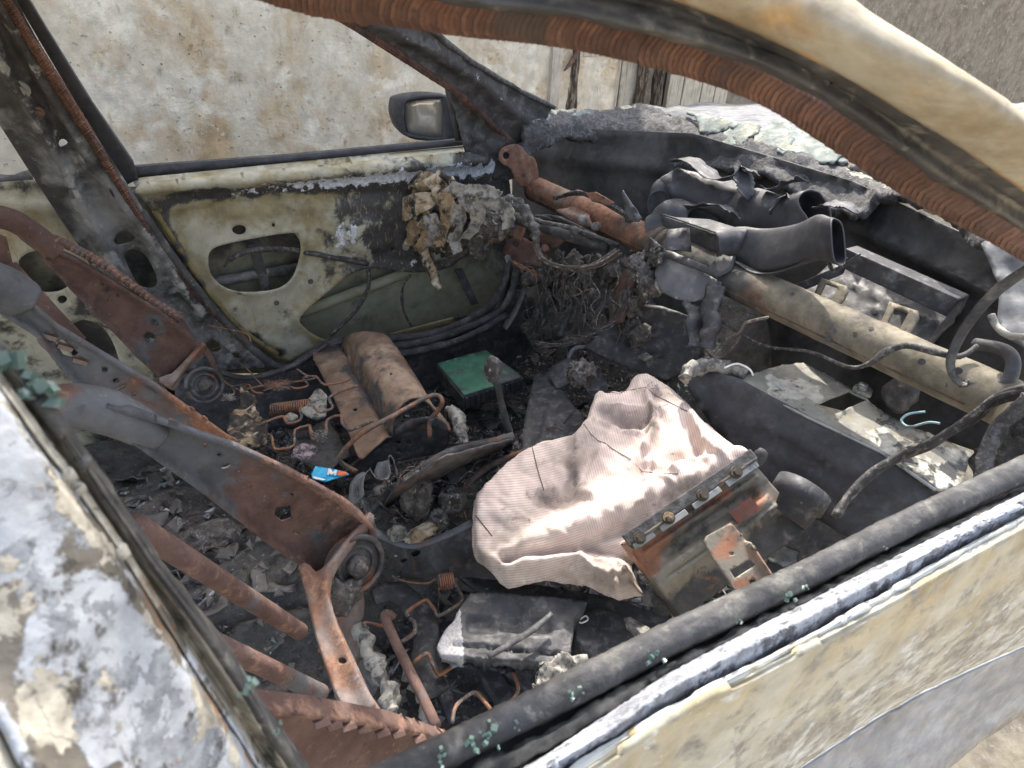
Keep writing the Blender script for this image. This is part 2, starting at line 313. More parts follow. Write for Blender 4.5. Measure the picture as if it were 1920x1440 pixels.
Mgnd = mat('sandy ground', (.44, .37, .26), [((.25, .21, .15), -.04, 4, .1, None), ((.44, .40, .33), -.1, 60, .06, None)], rough=.95, bump=.8, bs=50, bumpd=.01)
Mfloor = mat('charred floor', (.088, .082, .076), [((.075, .075, .078), -.02, 45, .09, None), ((.20, .20, .20), -.15, 80, .05, None), ((.14, .07, .045), -.22, 12, .08, None)], rough=.85, bump=1, bs=130, var=.5, bumpd=.006)
Mdeb = mat('charred fragments', (.10, .096, .092), [((.10, .10, .105), -.06, 60, .08, None), ((.42, .43, .45), -.34, 50, .1, 0), ((.22, .14, .08), -.34, 40, .1, 1), ((.12, .22, .20), -.34, 40, .1, 2)], rough=.6, bump=.6, bs=180, var=.5, spec=.5)
Mblue = mat('blue printed film', (.0, .33, .62), [((.02, .42, .7), -.05, 30, .1, None)], rough=.35, bump=.2, var=.1, spec=.6)
Mwhite = mat('white film print', (.78, .78, .76), rough=.4, bump=.1, var=.05); Mred = mat('red orange film', (.70, .16, .06), [((.7, .5, .3), -.1, 90, .05, None)], rough=.4, var=.2)
Mpinkcrust = mat('pinkish ash crust', (.34, .27, .28), [((.08, .08, .08), -.02, 90, .05, None), ((.60, .30, .36), -.12, 60, .05, None)], rough=.9, bump=1, var=.3)
Mmirror = mat('mirror glass with painted pale reflection', (.72, .67, .57), [((.60, .54, .44), -.06, 30, .1, None, (1, 1, .3))], rough=.12, metal=.5, bump=0, var=.04, rvar=.03)  # pale tan streaks painted into the base colour stand in for a bright reflection
Mchan = mat('dusty grey channel', (.27, .26, .23), [((.40, .37, .31), -.1, 16, .12, 0), ((.07, .068, .062), -.08, 30, .1, None)], rough=.75, bump=.5, bs=120, var=.25)
Mmould = mat('blue grey scorched moulding', (.20, .215, .24), [((.30, .32, .35), -.06, 9, .12, None), ((.10, .10, .10), -.16, 30, .08, None)], rough=.5, bump=.3, var=.15)
Mcyan = mat('cyan wire insulation', (.24, .38, .42), [((.12, .12, .12), -.1, 60, .06, None)], rough=.6, var=.2)
Myel = mat('yellow paint line', (.20, .16, .07), [(SOOT, -.05, 30, .08, None)], rough=.6, var=.3)

def ribbon(name, pts, wd, S, m, parent, amp=.01, lift=.02, th=.0015, mask=None, **k):
    c = cr(pts, 8); t = np.gradient(c, axis=0); t /= np.linalg.norm(t, axis=1)[:, None]; nn = np.stack([-t[:, 1], t[:, 0]], 1); w2 = np.interp(np.linspace(0, 1, len(c)), np.linspace(0, 1, len(wd)), wd); rows = []
    for a in (-1, -.5, 0, .5, 1):
        e = np.linspace(0, 1, len(c)); uv = c+nn*(1.25*w2*a*(1+(.5*fbm(np.stack([e*16, 0*e+a, 0*e], 1)) if abs(a) == 1 else 0)))[:, None]; rows.append(S.pt(uv)+S.nrm(uv)*(lift*(1+.75*a)+.5*amp*abs(a)+(.6+.5*a)*amp*fbm(np.stack([e*5+a*.5, 0*e+len(pts), 0*e], 1), 1, 3))[:, None])
    V = np.concatenate(rows); ns = len(c); Fc = [(j*ns+i, j*ns+i+1, (j+1)*ns+i+1, (j+1)*ns+i) for j in range(4) for i in range(ns-1)]
    return mk(name, V, Fc, m, parent, solid=th, off=0, **k)

# ================================================================== SETTING
def gridVF(x0, x1, y0, y1, nx, ny, zf):
    X, Y = np.meshgrid(np.linspace(x0, x1, nx), np.linspace(y0, y1, ny)); q = np.stack([X.ravel(), Y.ravel()], 1); V = np.column_stack([q, zf(q)])
    Fc = [(j*nx+i, j*nx+i+1, (j+1)*nx+i+1, (j+1)*nx+i) for j in range(ny-1) for i in range(nx-1)]; return V, Fc
V, Fc = gridVF(-60, 60, -60, 60, 60, 60, lambda q: np.zeros(len(q)))
mk('ground', V, Fc, Mgnd, kind='structure', loc=(0, 0, 0))
# concrete wall, gently uneven, with a broken-out crater and small holes
WY = 1.75
nx, nz = 420, 170; X, Z = np.meshgrid(np.linspace(-2.2, 2.26, nx), np.linspace(0, 3.47, nz)); q = np.stack([X.ravel(), np.full(X.size, WY), Z.ravel()], 1)
d = .007*fbm(q*[1, 1, .45], 5, 4) + .0025*fbm(q*[1, 1, .35], 34, 3, 9)
def pit(uv, r, dep):
    global d
    c = P(*uv, 'y', WY); rr = np.hypot(q[:, 0]-c[0], (q[:, 2]-c[2])*1.1)*(1+.35*fbm((q-c), 60, 2)); d -= dep*np.clip(1.25-rr/r, 0, 1)**.5*(rr < r*1.25)
pit((444, 157), .022, .022); pit((430, 62), .009, .02)
for k in range(40): pit((rng.uniform(60, 1000), rng.uniform(0, 300)), rng.uniform(.003, .006), .012)
Vf = q.copy(); Vf[:, 1] -= d; Vb = q + [0, .2, 0]
Fc = []
for j in range(nz-1):
    for i in range(nx-1): a = j*nx+i; Fc += [(a, a+1, a+nx+1, a+nx)]
n = nx*nz; edge = [i for i in range(nx)]+[j*nx+nx-1 for j in range(1, nz)]+[(nz-1)*nx+i for i in range(nx-2, -1, -1)]+[j*nx for j in range(nz-2, 0, -1)]
Fc += [(edge[i], edge[(i+1) % len(edge)], n+(i+1) % len(edge), n+i) for i in range(len(edge))][::1]
Vb2 = Vb[edge]; Fc += [tuple(n+i for i in range(len(edge)))[::-1]]
mk('concrete_wall', np.concatenate([Vf, Vb2]), Fc, Mconc, label='pale stained cast concrete wall behind the far side of the burnt car', cat='wall', loc=(0, WY, 0))
# rough rendered wall further right
V, Fc = boxVF((5.3, 1.98, 1.2), (3.0, 0, 0), (0, .1, 0), (0, 0, 1.2))
mk('rendered_wall', V, Fc, Mconc2, smooth=False, label='rough grey brown rendered wall beyond the bonnet', cat='wall')
# gate of weathered planks between two bark covered posts
gate = thing('wooden_gate', 'weathered plank gate with bark posts standing at the end of the concrete wall', 'gate', (2.3, 1.7, 0))
def plank(u0, u1, z0, z1, y, th, m, nm='plank', tilt=0, rough=.002, nseg=8):
    a = P(u0, 140, 'y', y)[0]; b = P(u1, 140, 'y', y)[0]; V = []; zs = np.linspace(z0, z1, nseg)
    for z in zs:
        for (x, yy) in ((a, y), (b, y), (b, y+th), (a, y+th)): V.append((x+tilt*(z-z0), yy, z))
    V = np.array(V); V[:, 0] += rough*fbm(V, 30, 3, u0); V[:, 1] += rough*fbm(V, 25, 3, u1)
    Fc = [(4*i+k, 4*i+(k+1) % 4, 4*i+4+(k+1) % 4, 4*i+4+k) for i in range(nseg-1) for k in range(4)]+[(3, 2, 1, 0), tuple(4*(nseg-1)+k for k in range(4))]
    return mk(nm, V, Fc, m, gate, smooth=False, bev=.003)
GY = 1.78
plank(1034, 1053, 0, 2.1, GY-.05, .05, Mwood, 'post', rough=.004)
for a, b in ((1090, 1126), (1128, 1163), (1165, 1196)): plank(a, b, 0, 1.02, GY+.02, .03, Mwood)
for z0, z1 in ((1.025, 1.075), (1.078, 1.30)): plank(1084, 1192, z0, z1, GY-.035, .045, Mwood, 'board', rough=.004)
for a, b in ((1258, 1284), (1286, 1320), (1322, 1346), (1348, 1372)): plank(a, b, 0, 1.9, GY+.03, .03, Mwood)
for uu, rr in ((1070, .036), (1207, .030), (1238, .028)):
    c = P(uu, 140, 'y', GY-.01); pts = [(c[0]+.01*math.sin(z*6+uu), GY-.01, z) for z in np.linspace(0, 2, 60)]
    V, Fc = tubeVF(pts, rr, 20); V += np.column_stack([.018*fbm(V*[1, 1, .25], 40, 4, uu), .018*fbm(V*[1, 1, .25], 40, 4, uu+5), np.zeros(len(V))])
    mk('bark_post', V, Fc, Mbark, gate)
a = P(1092, 82, 'y', GY-.05); b = P(1070, 118, 'y', GY-.05); V, Fc = boxVF((a+b)/2, (b-a)/2*1.6, (.018, 0, .01), (0, .006, 0)); mk('rusted_strap', V, Fc, Mrust, gate, smooth=False)

# ================================================================== CAR
car = thing('burnt_car', 'burnt out car with its interior gutted to rusted metal, seen through its open side window', 'car', (.45, 0, 0))
def hgt(q):   # charred floor relief (tunnel in the middle)
    x, y = q[:, 0], q[:, 1]; p = np.column_stack([x, y, np.zeros(len(x))])
    z = .17 + .05*fbm(p, 5, 4) + .022*fbm(p, 22, 3, 4) + .20*np.exp(-((y-.02)/.12)**4)*np.clip((x+.6)/.4, 0, 1)
    z += .10*np.clip((.25-x)/.5, 0, 1)*(np.abs(y-.02) > .1) + .30*np.clip((x-1.0)/.3, 0, 1)
    return z
V, Fc = gridVF(-1.4, 1.32, -.70, .70, 300, 160, hgt); mk('floor_pan', V, Fc, Mfloor, car)
# roof panel (above the frame) with its cut edges following the rails
def roofz(q): return 1.44 - .05*(q[:, 1]/.5)**2*1.4 - .06*((q[:, 0]+.5)/.9)**2
V, Fc = gridVF(-1.5, .30, -.47, .47, 30, 16, roofz); mk('roof', V, Fc, Mpanel, car, solid=.02)

# ---- rear far door and quarter (behind the seats)
SB = Surf((0, 420, 'y', .71), (300, 500, 'y', .71), (200, 660, 'y', .72), (0, 340, 'y', .71))
def mk_soot(fn): return fn
sheet('rear_door', [(-220, 352), (-60, 346), (60, 338), (120, 345), (170, 480), (260, 640), (330, 760), (330, 860), (150, 900), (-220, 900)], SB, Mivory, car,
      holes=[cr([(35, 490), (75, 470), (120, 500), (128, 535), (100, 548), (60, 540)], 4, True), cr([(120, 625), (150, 600), (190, 612), (215, 650), (225, 700), (190, 720), (150, 690)], 4, True), ell(117, 561, 9, 7)], st=10,
      disp=lambda q: ridge(q, [(-200, 385), (130, 385)], 14, .02)+ridge(q, [(-100, 600), (110, 590), (230, 740)], 18, .015),
      mask=lambda q: np.stack([.42*np.exp(-((q[:, 1]-345)/26)**2)+np.clip((q[:, 1]-470)/200, 0, .38), .1+0*q[:, 0], 0*q[:, 0]], 1))
sheet('rear_door_skin', [(-260, 350), (330, 350), (400, 900), (-260, 900)], flat('y', .81), Molive, car, st=40, th=.001, mask=lambda q: np.tile([.55, 0, 0], (len(q), 1)))
tube('rear_belt_seal', [(-120, 352, 'y', .73), (0, 343, 'y', .73), (62, 336, 'y', .73)], .016, Mchar, car, rough=.008)

# ---- far B pillar
SP = Surf((0, 0, 'y', .56), (245, 330, 'y', .655), (480, 670, 'y', .68), (60, 330, 'y', .66), (0, 160, 'y', .61))
r1 = [(-60, 20), (60, 205), (150, 370), (250, 560), (330, 640)]; r2 = [(-20, -30), (100, 190), (190, 330), (290, 455), (380, 590)]
def dpil(q): return ridge(q, r1, 13, .018)+ridge(q, r2, 11, .016)-ridge(q, [(-40, -20), (80, 200), (165, 340), (262, 500)], 18, .012) - ridge(q, [(330, 560), (400, 620)], 18, .01)
pil = sheet('b_pillar', [(-120, -120), (0, -60), (30, 0), (110, 150), (245, 355), (330, 490), (400, 585), (500, 680), (497, 692), (470, 692), (400, 700), (330, 690), (245, 640), (160, 480), (120, 420), (62, 332), (-20, 205), (-120, 60)],
      SP, Mpillar, car, holes=[ell(119, 272, 9, 6, 20), ell(133, 361, 6, 12, -25), ell(209, 357, 5, 11, -25), cr([(213, 452), (230, 438), (252, 445), (246, 458), (226, 462)], 3, True), cr([(234, 480), (250, 472), (272, 480), (292, 515), (293, 535), (280, 541), (262, 535), (245, 510)], 4, True), ell(400, 650, 15, 10, 20), ell(443, 667, 9, 5, 30)],
      st=7, disp=dpil, th=.004, rough=.002,
      mask=lambda q: np.stack([.30*np.exp(-((q[:, 1]-60)/170)**2)+.26*np.exp(-(dseg(q, [(40, 300), (160, 500), (250, 640)])/22)**2)+.2*np.exp(-(np.hypot(q[:, 0]-370, q[:, 1]-570)/36)**2), .16*np.exp(-(dseg(q, r1)/12)**2)+.16*np.exp(-(dseg(q, r2)/10)**2)+.12*(q[:, 1] > 460), .22*np.exp(-(np.hypot(q[:, 0]-75, q[:, 1]-210)/26)**2)], 1))
def bolt(u, v, S, r, parent, m=Mbare, h=.006, name='bolt'):
    c = S.pt([(u, v)])[0]; n = S.nrm([(u, v)])[0]; V, Fc = merge([discVF(c+n*h*.4, n, r, h*.5, 14), discVF(c+n*h, n, r*.55, h*.8, 6)]); return mk(name, V, Fc, m, parent, smooth=False)
bolt(37, 166, SP, .017, pil); bolt(72, 208, SP, .011, pil, Mrust)
# black window frame of the far door along the pillar
SW = Surf((60, 0, 'y', .60), (250, 320, 'y', .72), (100, 160, 'y', .66), (150, 150, 'y', .655))
wfr = sheet('window_frame', [(30, -90), (22, -40), (56, 5), (95, 70), (175, 200), (252, 311), (260, 338), (235, 350), (140, 190), (40, 20), (-30, -90)], SW, Mplas, car, st=9, th=.02, disp=lambda q: -.004+0*q[:, 0])
# rusted, notched seal core along the door opening
def serrated(name, pts, wpx, S, parent, period=7, notch=.35, m=Mserr, lift=.01, lean=.9, edge=1.0, **k):
    c = cr(pts, 8); L = np.concatenate([[0], np.cumsum(np.linalg.norm(np.diff(c, axis=0), axis=1))]); n = int(L[-1]/period); spp = 5; V = []; Fc = []
    s = np.linspace(0, L[-1], n*spp+1); cx = np.interp(s, L, c[:, 0]); cy = np.interp(s, L, c[:, 1]); t = np.stack([np.gradient(cx), np.gradient(cy)], 1); t /= np.linalg.norm(t, axis=1)[:, None]; nn = np.stack([-t[:, 1], t[:, 0]], 1)
    wv = np.interp(s/L[-1], np.linspace(0, 1, len(wpx)), wpx); ph = (np.arange(len(s)) % spp)/spp; idx = np.arange(len(s))//spp; rv = rng.normal(0, 1, idx.max()+2)[idx]
    prof = [(-1, -.5), (-.75, .45), (-.25, .95), (.3, 1), (.75, .55), (1.0, -.5)]; rows = []
    for j, (a, h) in enumerate(prof):
        en = .35 if j in (0, 5) else 1; saw = (1-ph)**1.5; dj = -notch*(1-saw)*en*np.clip(.9+.5*rv, .1, 1.6); aa = a*(1+edge*(.05*rv-.06*ph)*(abs(a) > .9))
        uv = np.stack([cx, cy], 1)+nn*(wv*aa)[:, None]-t*(period*lean*(1-a*a))
        rows.append(S.pt(uv)+S.nrm(uv)*(lift*(h+dj+.10*edge*rv))[:, None])
    V = np.concatenate(rows); ns = len(s)
    Fc = [(j*ns+i, j*ns+i+1, (j+1)*ns+i+1, (j+1)*ns+i) for j in range(len(prof)-1) for i in range(ns-1)]
    mm = np.stack([np.tile(.10*(rv > .3)+.26*(1-ph)**2, len(prof)), 0*V[:, 0], 0*V[:, 0]], 1)
    return mk(name, V, Fc, m, parent, mask=mm, solid=.002, smooth=False, **k)
serrated('door_seal_core', [(-30, -70), (12, 0), (62, 84), (120, 178), (190, 290), (250, 388), (325, 500), (398, 582), (470, 650)], [9, 9, 9, 8, 7, 6, 5], SP, car, period=4.5, lift=.012)
tube('door_edge_trim', [(P(*a, 'y', .70)) for a in ((290, 395), (345, 480), (400, 560), (455, 620), (520, 664))], .007, Myel, car)
tube('opening_seal', [(P(*a, 'y', .675)) for a in ((265, 395), (340, 505), (410, 590), (480, 660), (535, 690), (600, 655), (640, 640))], .010, Mrub, car, rough=.004)

# ---- far front door
SD = Surf((250, 340, 'y', .70), (880, 290, 'y', .70), (600, 620, 'y', .735), (400, 500, 'y', .72))
hole1 = cr([(388, 492), (396, 464), (440, 450), (535, 434), (556, 440), (562, 468), (548, 515), (520, 538), (470, 545), (428, 540), (400, 520)], 4, True)
hole2 = cr([(560, 602), (572, 578), (598, 556), (640, 520), (668, 505), (700, 500), (770, 508), (835, 500), (868, 478), (905, 462), (935, 458), (952, 480), (946, 540), (920, 578), (850, 592), (760, 615), (660, 640), (600, 632)], 4, True)
def ddoor(q):
    d = ridge(q, [(240, 352), (900, 297)], 15, .030)-ridge(q, [(330, 410), (420, 385), (900, 352)], 12, .010)+.012*np.exp(-(dseg(q, hole1, True)/12)**2)*1+ .012*np.exp(-(dseg(q, hole2, True)/9)**2)
    d += ridge(q, [(320, 420), (352, 500), (430, 600), (520, 650)], 12, .012)
    for c in ((580, 525), (517, 565), (534, 612), (440, 578)): d += .010*np.exp(-(np.hypot(q[:, 0]-c[0], q[:, 1]-c[1])/12)**2)
    d += .016*np.exp(-(np.hypot(q[:, 0]-690, (q[:, 1]-440)*1.2)/42)**6)
    return d
def mdoor(q):
    x, y = q[:, 0], q[:, 1]+9*fbm(np.column_stack([q/24, 0*q[:, 0]]), 1, 4); belt = 352-.088*(x-250)
    soot = .50*np.exp(-((y-belt-24)/17)**2)*np.clip((x-265)/80, 0, 1)+np.clip((x-590)/260, 0, .38)*(y > belt+25)*np.clip((560-y)/60, 0, 1)+.30*np.exp(-(dseg(q, [(310, 400), (345, 490), (430, 600), (520, 660)])/13)**2)
    soot += .1*np.exp(-(dseg(q, hole1, True)/10)**2)+1.1*np.clip((x-835)/60, 0, 1)*np.clip((y-270)/15, 0, 1)
    br = .30*np.exp(-((y-belt-60)/25)**2)+.25*np.exp(-(dseg(q, [(330, 430), (360, 510), (430, 590)])/20)**2)+.18*np.exp(-(dseg(q, hole2, True)/25)**2)
    fl = .70*np.exp(-((y-belt-20)/20)**2)*np.clip((x-330)/100, 0, 1)*(.55+.45*np.clip((x-480)/200, 0, 1))+.52*np.exp(-(np.hypot(x-655, y-445)/42)**2)+.35*np.exp(-(np.hypot(x-780, y-470)/50)**2)+.32*np.exp(-(np.hypot(x-400, y-430)/30)**2)*0
    soot = soot+.13+.12*np.clip((x-420)/300, 0, 1)
    return np.stack([soot, br+.1, fl+.05], 1)
door = sheet('front_door', [(246, 350), (262, 338), (560, 310), (872, 283), (905, 285), (940, 300), (955, 340), (965, 420), (962, 520), (935, 585), (850, 602), (760, 628), (655, 652), (600, 648), (545, 678), (520, 672), (430, 612), (352, 522), (318, 455), (290, 400)],
      SD, Mivory, car, holes=[hole1, hole2, ell(448, 430, 13, 8, -5), ell(512, 421, 3, 3), ell(581, 526, 5, 5), ell(517, 566, 5, 5), ell(440, 578, 4, 4), ell(736, 467, 3, 3), ell(840, 478, 4, 3)], st=6, disp=ddoor, mask=mdoor, th=.004, rough=.0015)
sheet('door_skin', [(250, 360), (900, 300), (1000, 420), (980, 620), (700, 700), (400, 700), (300, 480)], Surf((250, 350, 'y', .80), (900, 320, 'y', .80), (600, 620, 'y', .84)), Molive, door, st=25,
      disp=lambda q: ridge(q, [(520, 600), (980, 500)], 14, .01), mask=lambda q: np.stack([.5*np.clip((560-q[:, 1])/120, 0, 1), 0*q[:, 0], 0*q[:, 0]], 1))
tube('intrusion_beam', [(560, 588, 'y', .785), (760, 512, 'y', .785), (900, 455, 'y', .785)], .016, Molive, door, sm=0)
tube('intrusion_beam', [(395, 530, 'y', .785), (560, 502, 'y', .785)], .014, Mpillar, door, sm=0)
for a, b in (((475, 460), (500, 545)), ((860, 505), (890, 570))):
    A = P(*a, 'y', .775); B = P(*b, 'y', .775); V, Fc = boxVF((A+B)/2, (B-A)/2, (.013, 0, 0), (0, .004, 0)); mk('brace', V, Fc, Mchar, door, smooth=False)
for nm, pts, r in (('cable', [(430, 487), (470, 470), (540, 468), (610, 480), (690, 495)], .007), ('cable', [(690, 500), (690, 540), (665, 585), (618, 630)], .006), ('cable', [(770, 515), (755, 540), (756, 580), (772, 612)], .004), ('cable', [(420, 500), (440, 478), (480, 468)], .004)):
    tube(nm, [P(*a, 'y', .715) for a in pts], r, Mwireb, door, rough=.003)
bolt(440, 578, SD, .009, door); bolt(581, 526, SD, .012, door, Mchar); bolt(517, 566, SD, .012, door, Mchar); bolt(760, 462, SD, .011, door); bolt(534, 612, SD, .008, door)
sheet('belt_seal', [(248, 318), (252, 313), (560, 290), (868, 261), (875, 272), (560, 303), (258, 334)], flat('y', .755), Mplas, door, st=14, th=.02)
sheet('belt_rail', [(250, 340), (262, 333), (560, 303), (875, 273), (882, 286), (560, 318), (256, 350)], Surf((250, 335, 'y', .74), (880, 280, 'y', .74), (560, 320, 'y', .71)), Mivory, door, st=10, th=.004, mask=lambda q: np.stack([.1*(q[:, 0] > 700), .1+0*q[:, 0], 0*q[:, 0]], 1))
# stamped bright plate under the column end
sheet('door_plate', [(812, 452), (858, 447), (862, 470), (845, 484), (815, 492), (808, 478)], flat('y', .70), Mbare, door, holes=[ell(840, 478, 4, 3)], st=7)
# ---- sill and kick trim of the far opening
for i, pts in enumerate(([(545, 690), (600, 655), (640, 640), (700, 636), (800, 628), (868, 604), (925, 568), (948, 520), (952, 462), (940, 400)], [(640, 655), (720, 652), (790, 642), (865, 618), (935, 585), (962, 540), (968, 480), (960, 420)], [(720, 668), (800, 655), (880, 630), (950, 590)])):
    tube('sill_seal', [P(*a, 'y', (.675, .655, .63)[i]) for a in pts], (.012, .013, .012)[i], (Mchar, Mrub, Mchar)[i], car, rough=.006)
tube('sill_trim', [P(*a, 'y', .655) for a in ((385, 672), (415, 698), (455, 708), (500, 702), (550, 684), (590, 660), (612, 645))], .010, Mrub, car, rough=.003, flatten=.7)
tube('kick_strip', [P(*a, 'y', .64) for a in ((985, 478), (985, 530), (968, 580), (945, 615))], [.010, .012, .018], Mpillar, car, flatten=.4)

sheet('inner_sill', [(330, 700), (415, 706), (470, 712), (545, 694), (600, 662), (640, 650), (700, 648), (800, 638), (868, 614), (935, 575), (1000, 560), (1010, 700), (900, 800), (600, 860), (330, 860)], flat('y', .672), Mchar, car, st=12, rough=.008, th=.02)
# ---- far A pillar with its seal core, mirror corner
SA = Surf((600, 0, 'y', .50), (1000, 240, 'y', .69), (760, 20, 'y', .54), (860, 180, 'y', .655), (1030, 200, 'y', .68))
def da(q): return ridge(q, [(620, 0), (780, 75), (900, 150), (1000, 240)], 14, .018)
sheet('a_pillar', [(470, -70), (640, -80), (752, 8), (800, 52), (862, 98), (925, 140), (990, 175), (1038, 200), (1015, 240), (1000, 290), (968, 272), (905, 212), (850, 168), (780, 122), (700, 72), (600, 18), (520, -20)], SA, Mchar, car, st=7, disp=da, rough=.006, th=.01, jit=.8,
      mask=lambda q: np.stack([0*q[:, 0], .47*np.exp(-(np.hypot((q[:, 0]-888), (q[:, 1]-140))/13)**2)+.47*np.exp(-(np.hypot((q[:, 0]-938), (q[:, 1]-178))/12)**2)+.22*np.exp(-(np.hypot((q[:, 0]-735), (q[:, 1]-50))/30)**2)+.25*np.exp(-(dseg(q, [(760, 20), (860, 98), (1000, 180)])/5)**2), 0*q[:, 0]], 1))
serrated('pillar_seal_core', [(500, -40), (585, 4), (650, 40), (720, 84), (800, 136), (860, 176), (915, 225), (950, 258)], [7, 7, 7, 6, 5], SA, car, period=4, lift=.014)
tube('pillar_lip', [SA.pt([a])[0] for a in ((640, -60), (755, 12), (862, 100), (960, 162), (1040, 203))], .007, Mfoam, car, rough=.008, rs=90)
sheet('mirror_corner', [(838, 150), (872, 178), (930, 232), (978, 275), (975, 330), (935, 345), (890, 300), (872, 285), (866, 262), (845, 175)], Surf((850, 160, 'y', .70), (960, 300, 'y', .69), (870, 290, 'y', .71)), Mchar, car, st=6, rough=.02, th=.01, mask=lambda q: np.stack([0*q[:, 0], .35*np.exp(-(np.hypot(q[:, 0]-895, q[:, 1]-290)/16)**2), 0*q[:, 0]], 1))
tube('window_post', [P(*a, 'y', .73) for a in ((838, 148), (848, 200), (860, 262))], .011, Mplas, car, sm=0)
mo = cr([(744, 196), (752, 184), (796, 176), (838, 179), (858, 200), (866, 245), (862, 262), (825, 265), (778, 262), (754, 248), (743, 218)], 4, True); mS = Surf((744, 220, 'y', .945), (866, 180, 'y', .865), (866, 262, 'y', .865)); mc_ = mo.mean(0)
mi = cr([(759, 202), (769, 190), (819, 184), (830, 192), (832, 247), (824, 258), (777, 253), (762, 245)], 4, True)
def ringpts(poly, sc_, dy): return mS.pt((poly-mc_)*sc_+mc_)+[0, dy, 0]
mi2 = np.array([mi[np.argmin(np.linalg.norm(mi-p, axis=1))] for p in mo]); L_ = [mS.pt(mi2)+[0, .03, 0], mS.pt(mi2)+[0, .0, 0], mS.pt(mo*.5+mi2*.5)-[0, .006, 0], mS.pt(mo)+[0, .004, 0], ringpts(mo, 1.0, .03), ringpts(mo, .93, .075), ringpts(mo, .75, .11), ringpts(mo, .3, .12)]; m_ = len(mo)
Fc = [(j*m_+i, j*m_+(i+1) % m_, (j+1)*m_+(i+1) % m_, (j+1)*m_+i) for j in range(len(L_)-1) for i in range(m_)]+[tuple((len(L_)-1)*m_+i for i in range(m_))]
mir = mk('wing_mirror', np.concatenate(L_), Fc, Mplas, car)
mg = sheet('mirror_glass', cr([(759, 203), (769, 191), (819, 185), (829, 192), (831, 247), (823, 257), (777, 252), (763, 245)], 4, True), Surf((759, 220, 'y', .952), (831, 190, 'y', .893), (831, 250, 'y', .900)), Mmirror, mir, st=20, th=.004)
# ---- cowl, firewall, bonnet
SC = Surf((985, 230, 'y', .69), (1190, 200, 'z', .975), (1400, 265, 'z', .975), (1640, 335, 'z', .97), (1920, 500, 'z', .95), (1000, 290, 'y', .66), (1400, 330, 'x', 1.38), (1700, 400, 'x', 1.30), (1920, 560, 'x', 1.20))
cow_t = [(978, 235), (1000, 212), (1060, 206), (1110, 212), (1160, 202), (1192, 196), (1262, 216), (1350, 248), (1450, 285), (1560, 300), (1640, 332), (1760, 400), (1960, 520)]
cow_b = [(1960, 600), (1860, 490), (1790, 432), (1740, 402), (1690, 388), (1630, 384), (1612, 408), (1595, 400), (1500, 362), (1400, 325), (1330, 316), (1262, 312), (1212, 288), (1150, 268), (1060, 262), (1010, 285), (975, 300)]
cowl = sheet('cowl', cow_t+cow_b, SC, Mfoam, car, st=6, rough=.018, th=.02, jit=1.5, disp=lambda q: ridge(q, [(990, 245), (1200, 235), (1400, 290), (1600, 345), (1760, 420), (1900, 510)], 30, .025)+.012*fbm(np.column_stack([q/60, 0*q[:, 0]]), 1, 4),
      mask=lambda q: np.stack([0*q[:, 0], .40*np.exp(-(dseg(q, [(1000, 214), (1190, 200)])/9)**2)+.36*np.exp(-(dseg(q, [(1600, 340), (1700, 370), (1850, 450)])/15)**2), 0*q[:, 0]], 1))
SF = Surf((1000, 280, 'x', 1.22), (1400, 330, 'x', 1.42), (1900, 500, 'x', 1.30), (1000, 560, 'x', 1.20), (1400, 560, 'x', 1.40), (1900, 700, 'x', 1.26))
Mfire = mat('sooted firewall', (.08, .079, .08), [((.085, .085, .088), -.08, 14, .14, None), ((.02, .02, .022), -.03, 7, .15, None)], rough=.6, bump=.3, bs=150, var=.2)
sheet('firewall', [(960, 270), (1060, 240), (1300, 250), (1600, 340), (1980, 520), (1980, 900), (1700, 800), (1300, 700), (1000, 640), (960, 480)], SF, Mfire, car, st=12, disp=lambda q: ridge(q, [(1010, 290), (1200, 310), (1440, 370)], 14, .02)+ridge(q, [(1600, 420), (1800, 520), (1960, 600)], 14, .02)-ridge(q, [(1600, 455), (1800, 550), (1960, 640)], 12, .01), rough=.003)
hood = sheet('bonnet', [(1185, 197), (1250, 200), (1330, 193), (1420, 195), (1520, 192), (1700, 200), (1990, 190), (1990, 420), (1760, 395), (1650, 330), (1560, 290), (1450, 262), (1330, 232), (1240, 215)], Surf((1200, 205, 'z', .955), (1500, 200, 'z', .93), (1900, 200, 'z', .93), (1700, 360, 'z', .955)), Mhood, car, st=20, rough=.01, th=.01)
tube('bonnet_gap_seal', [P(*a, 'z', .962) for a in ((1195, 200), (1300, 226), (1380, 236), (1450, 252), (1560, 272), (1640, 316), (1720, 368))], .008, Mplas, car, flatten=.6)
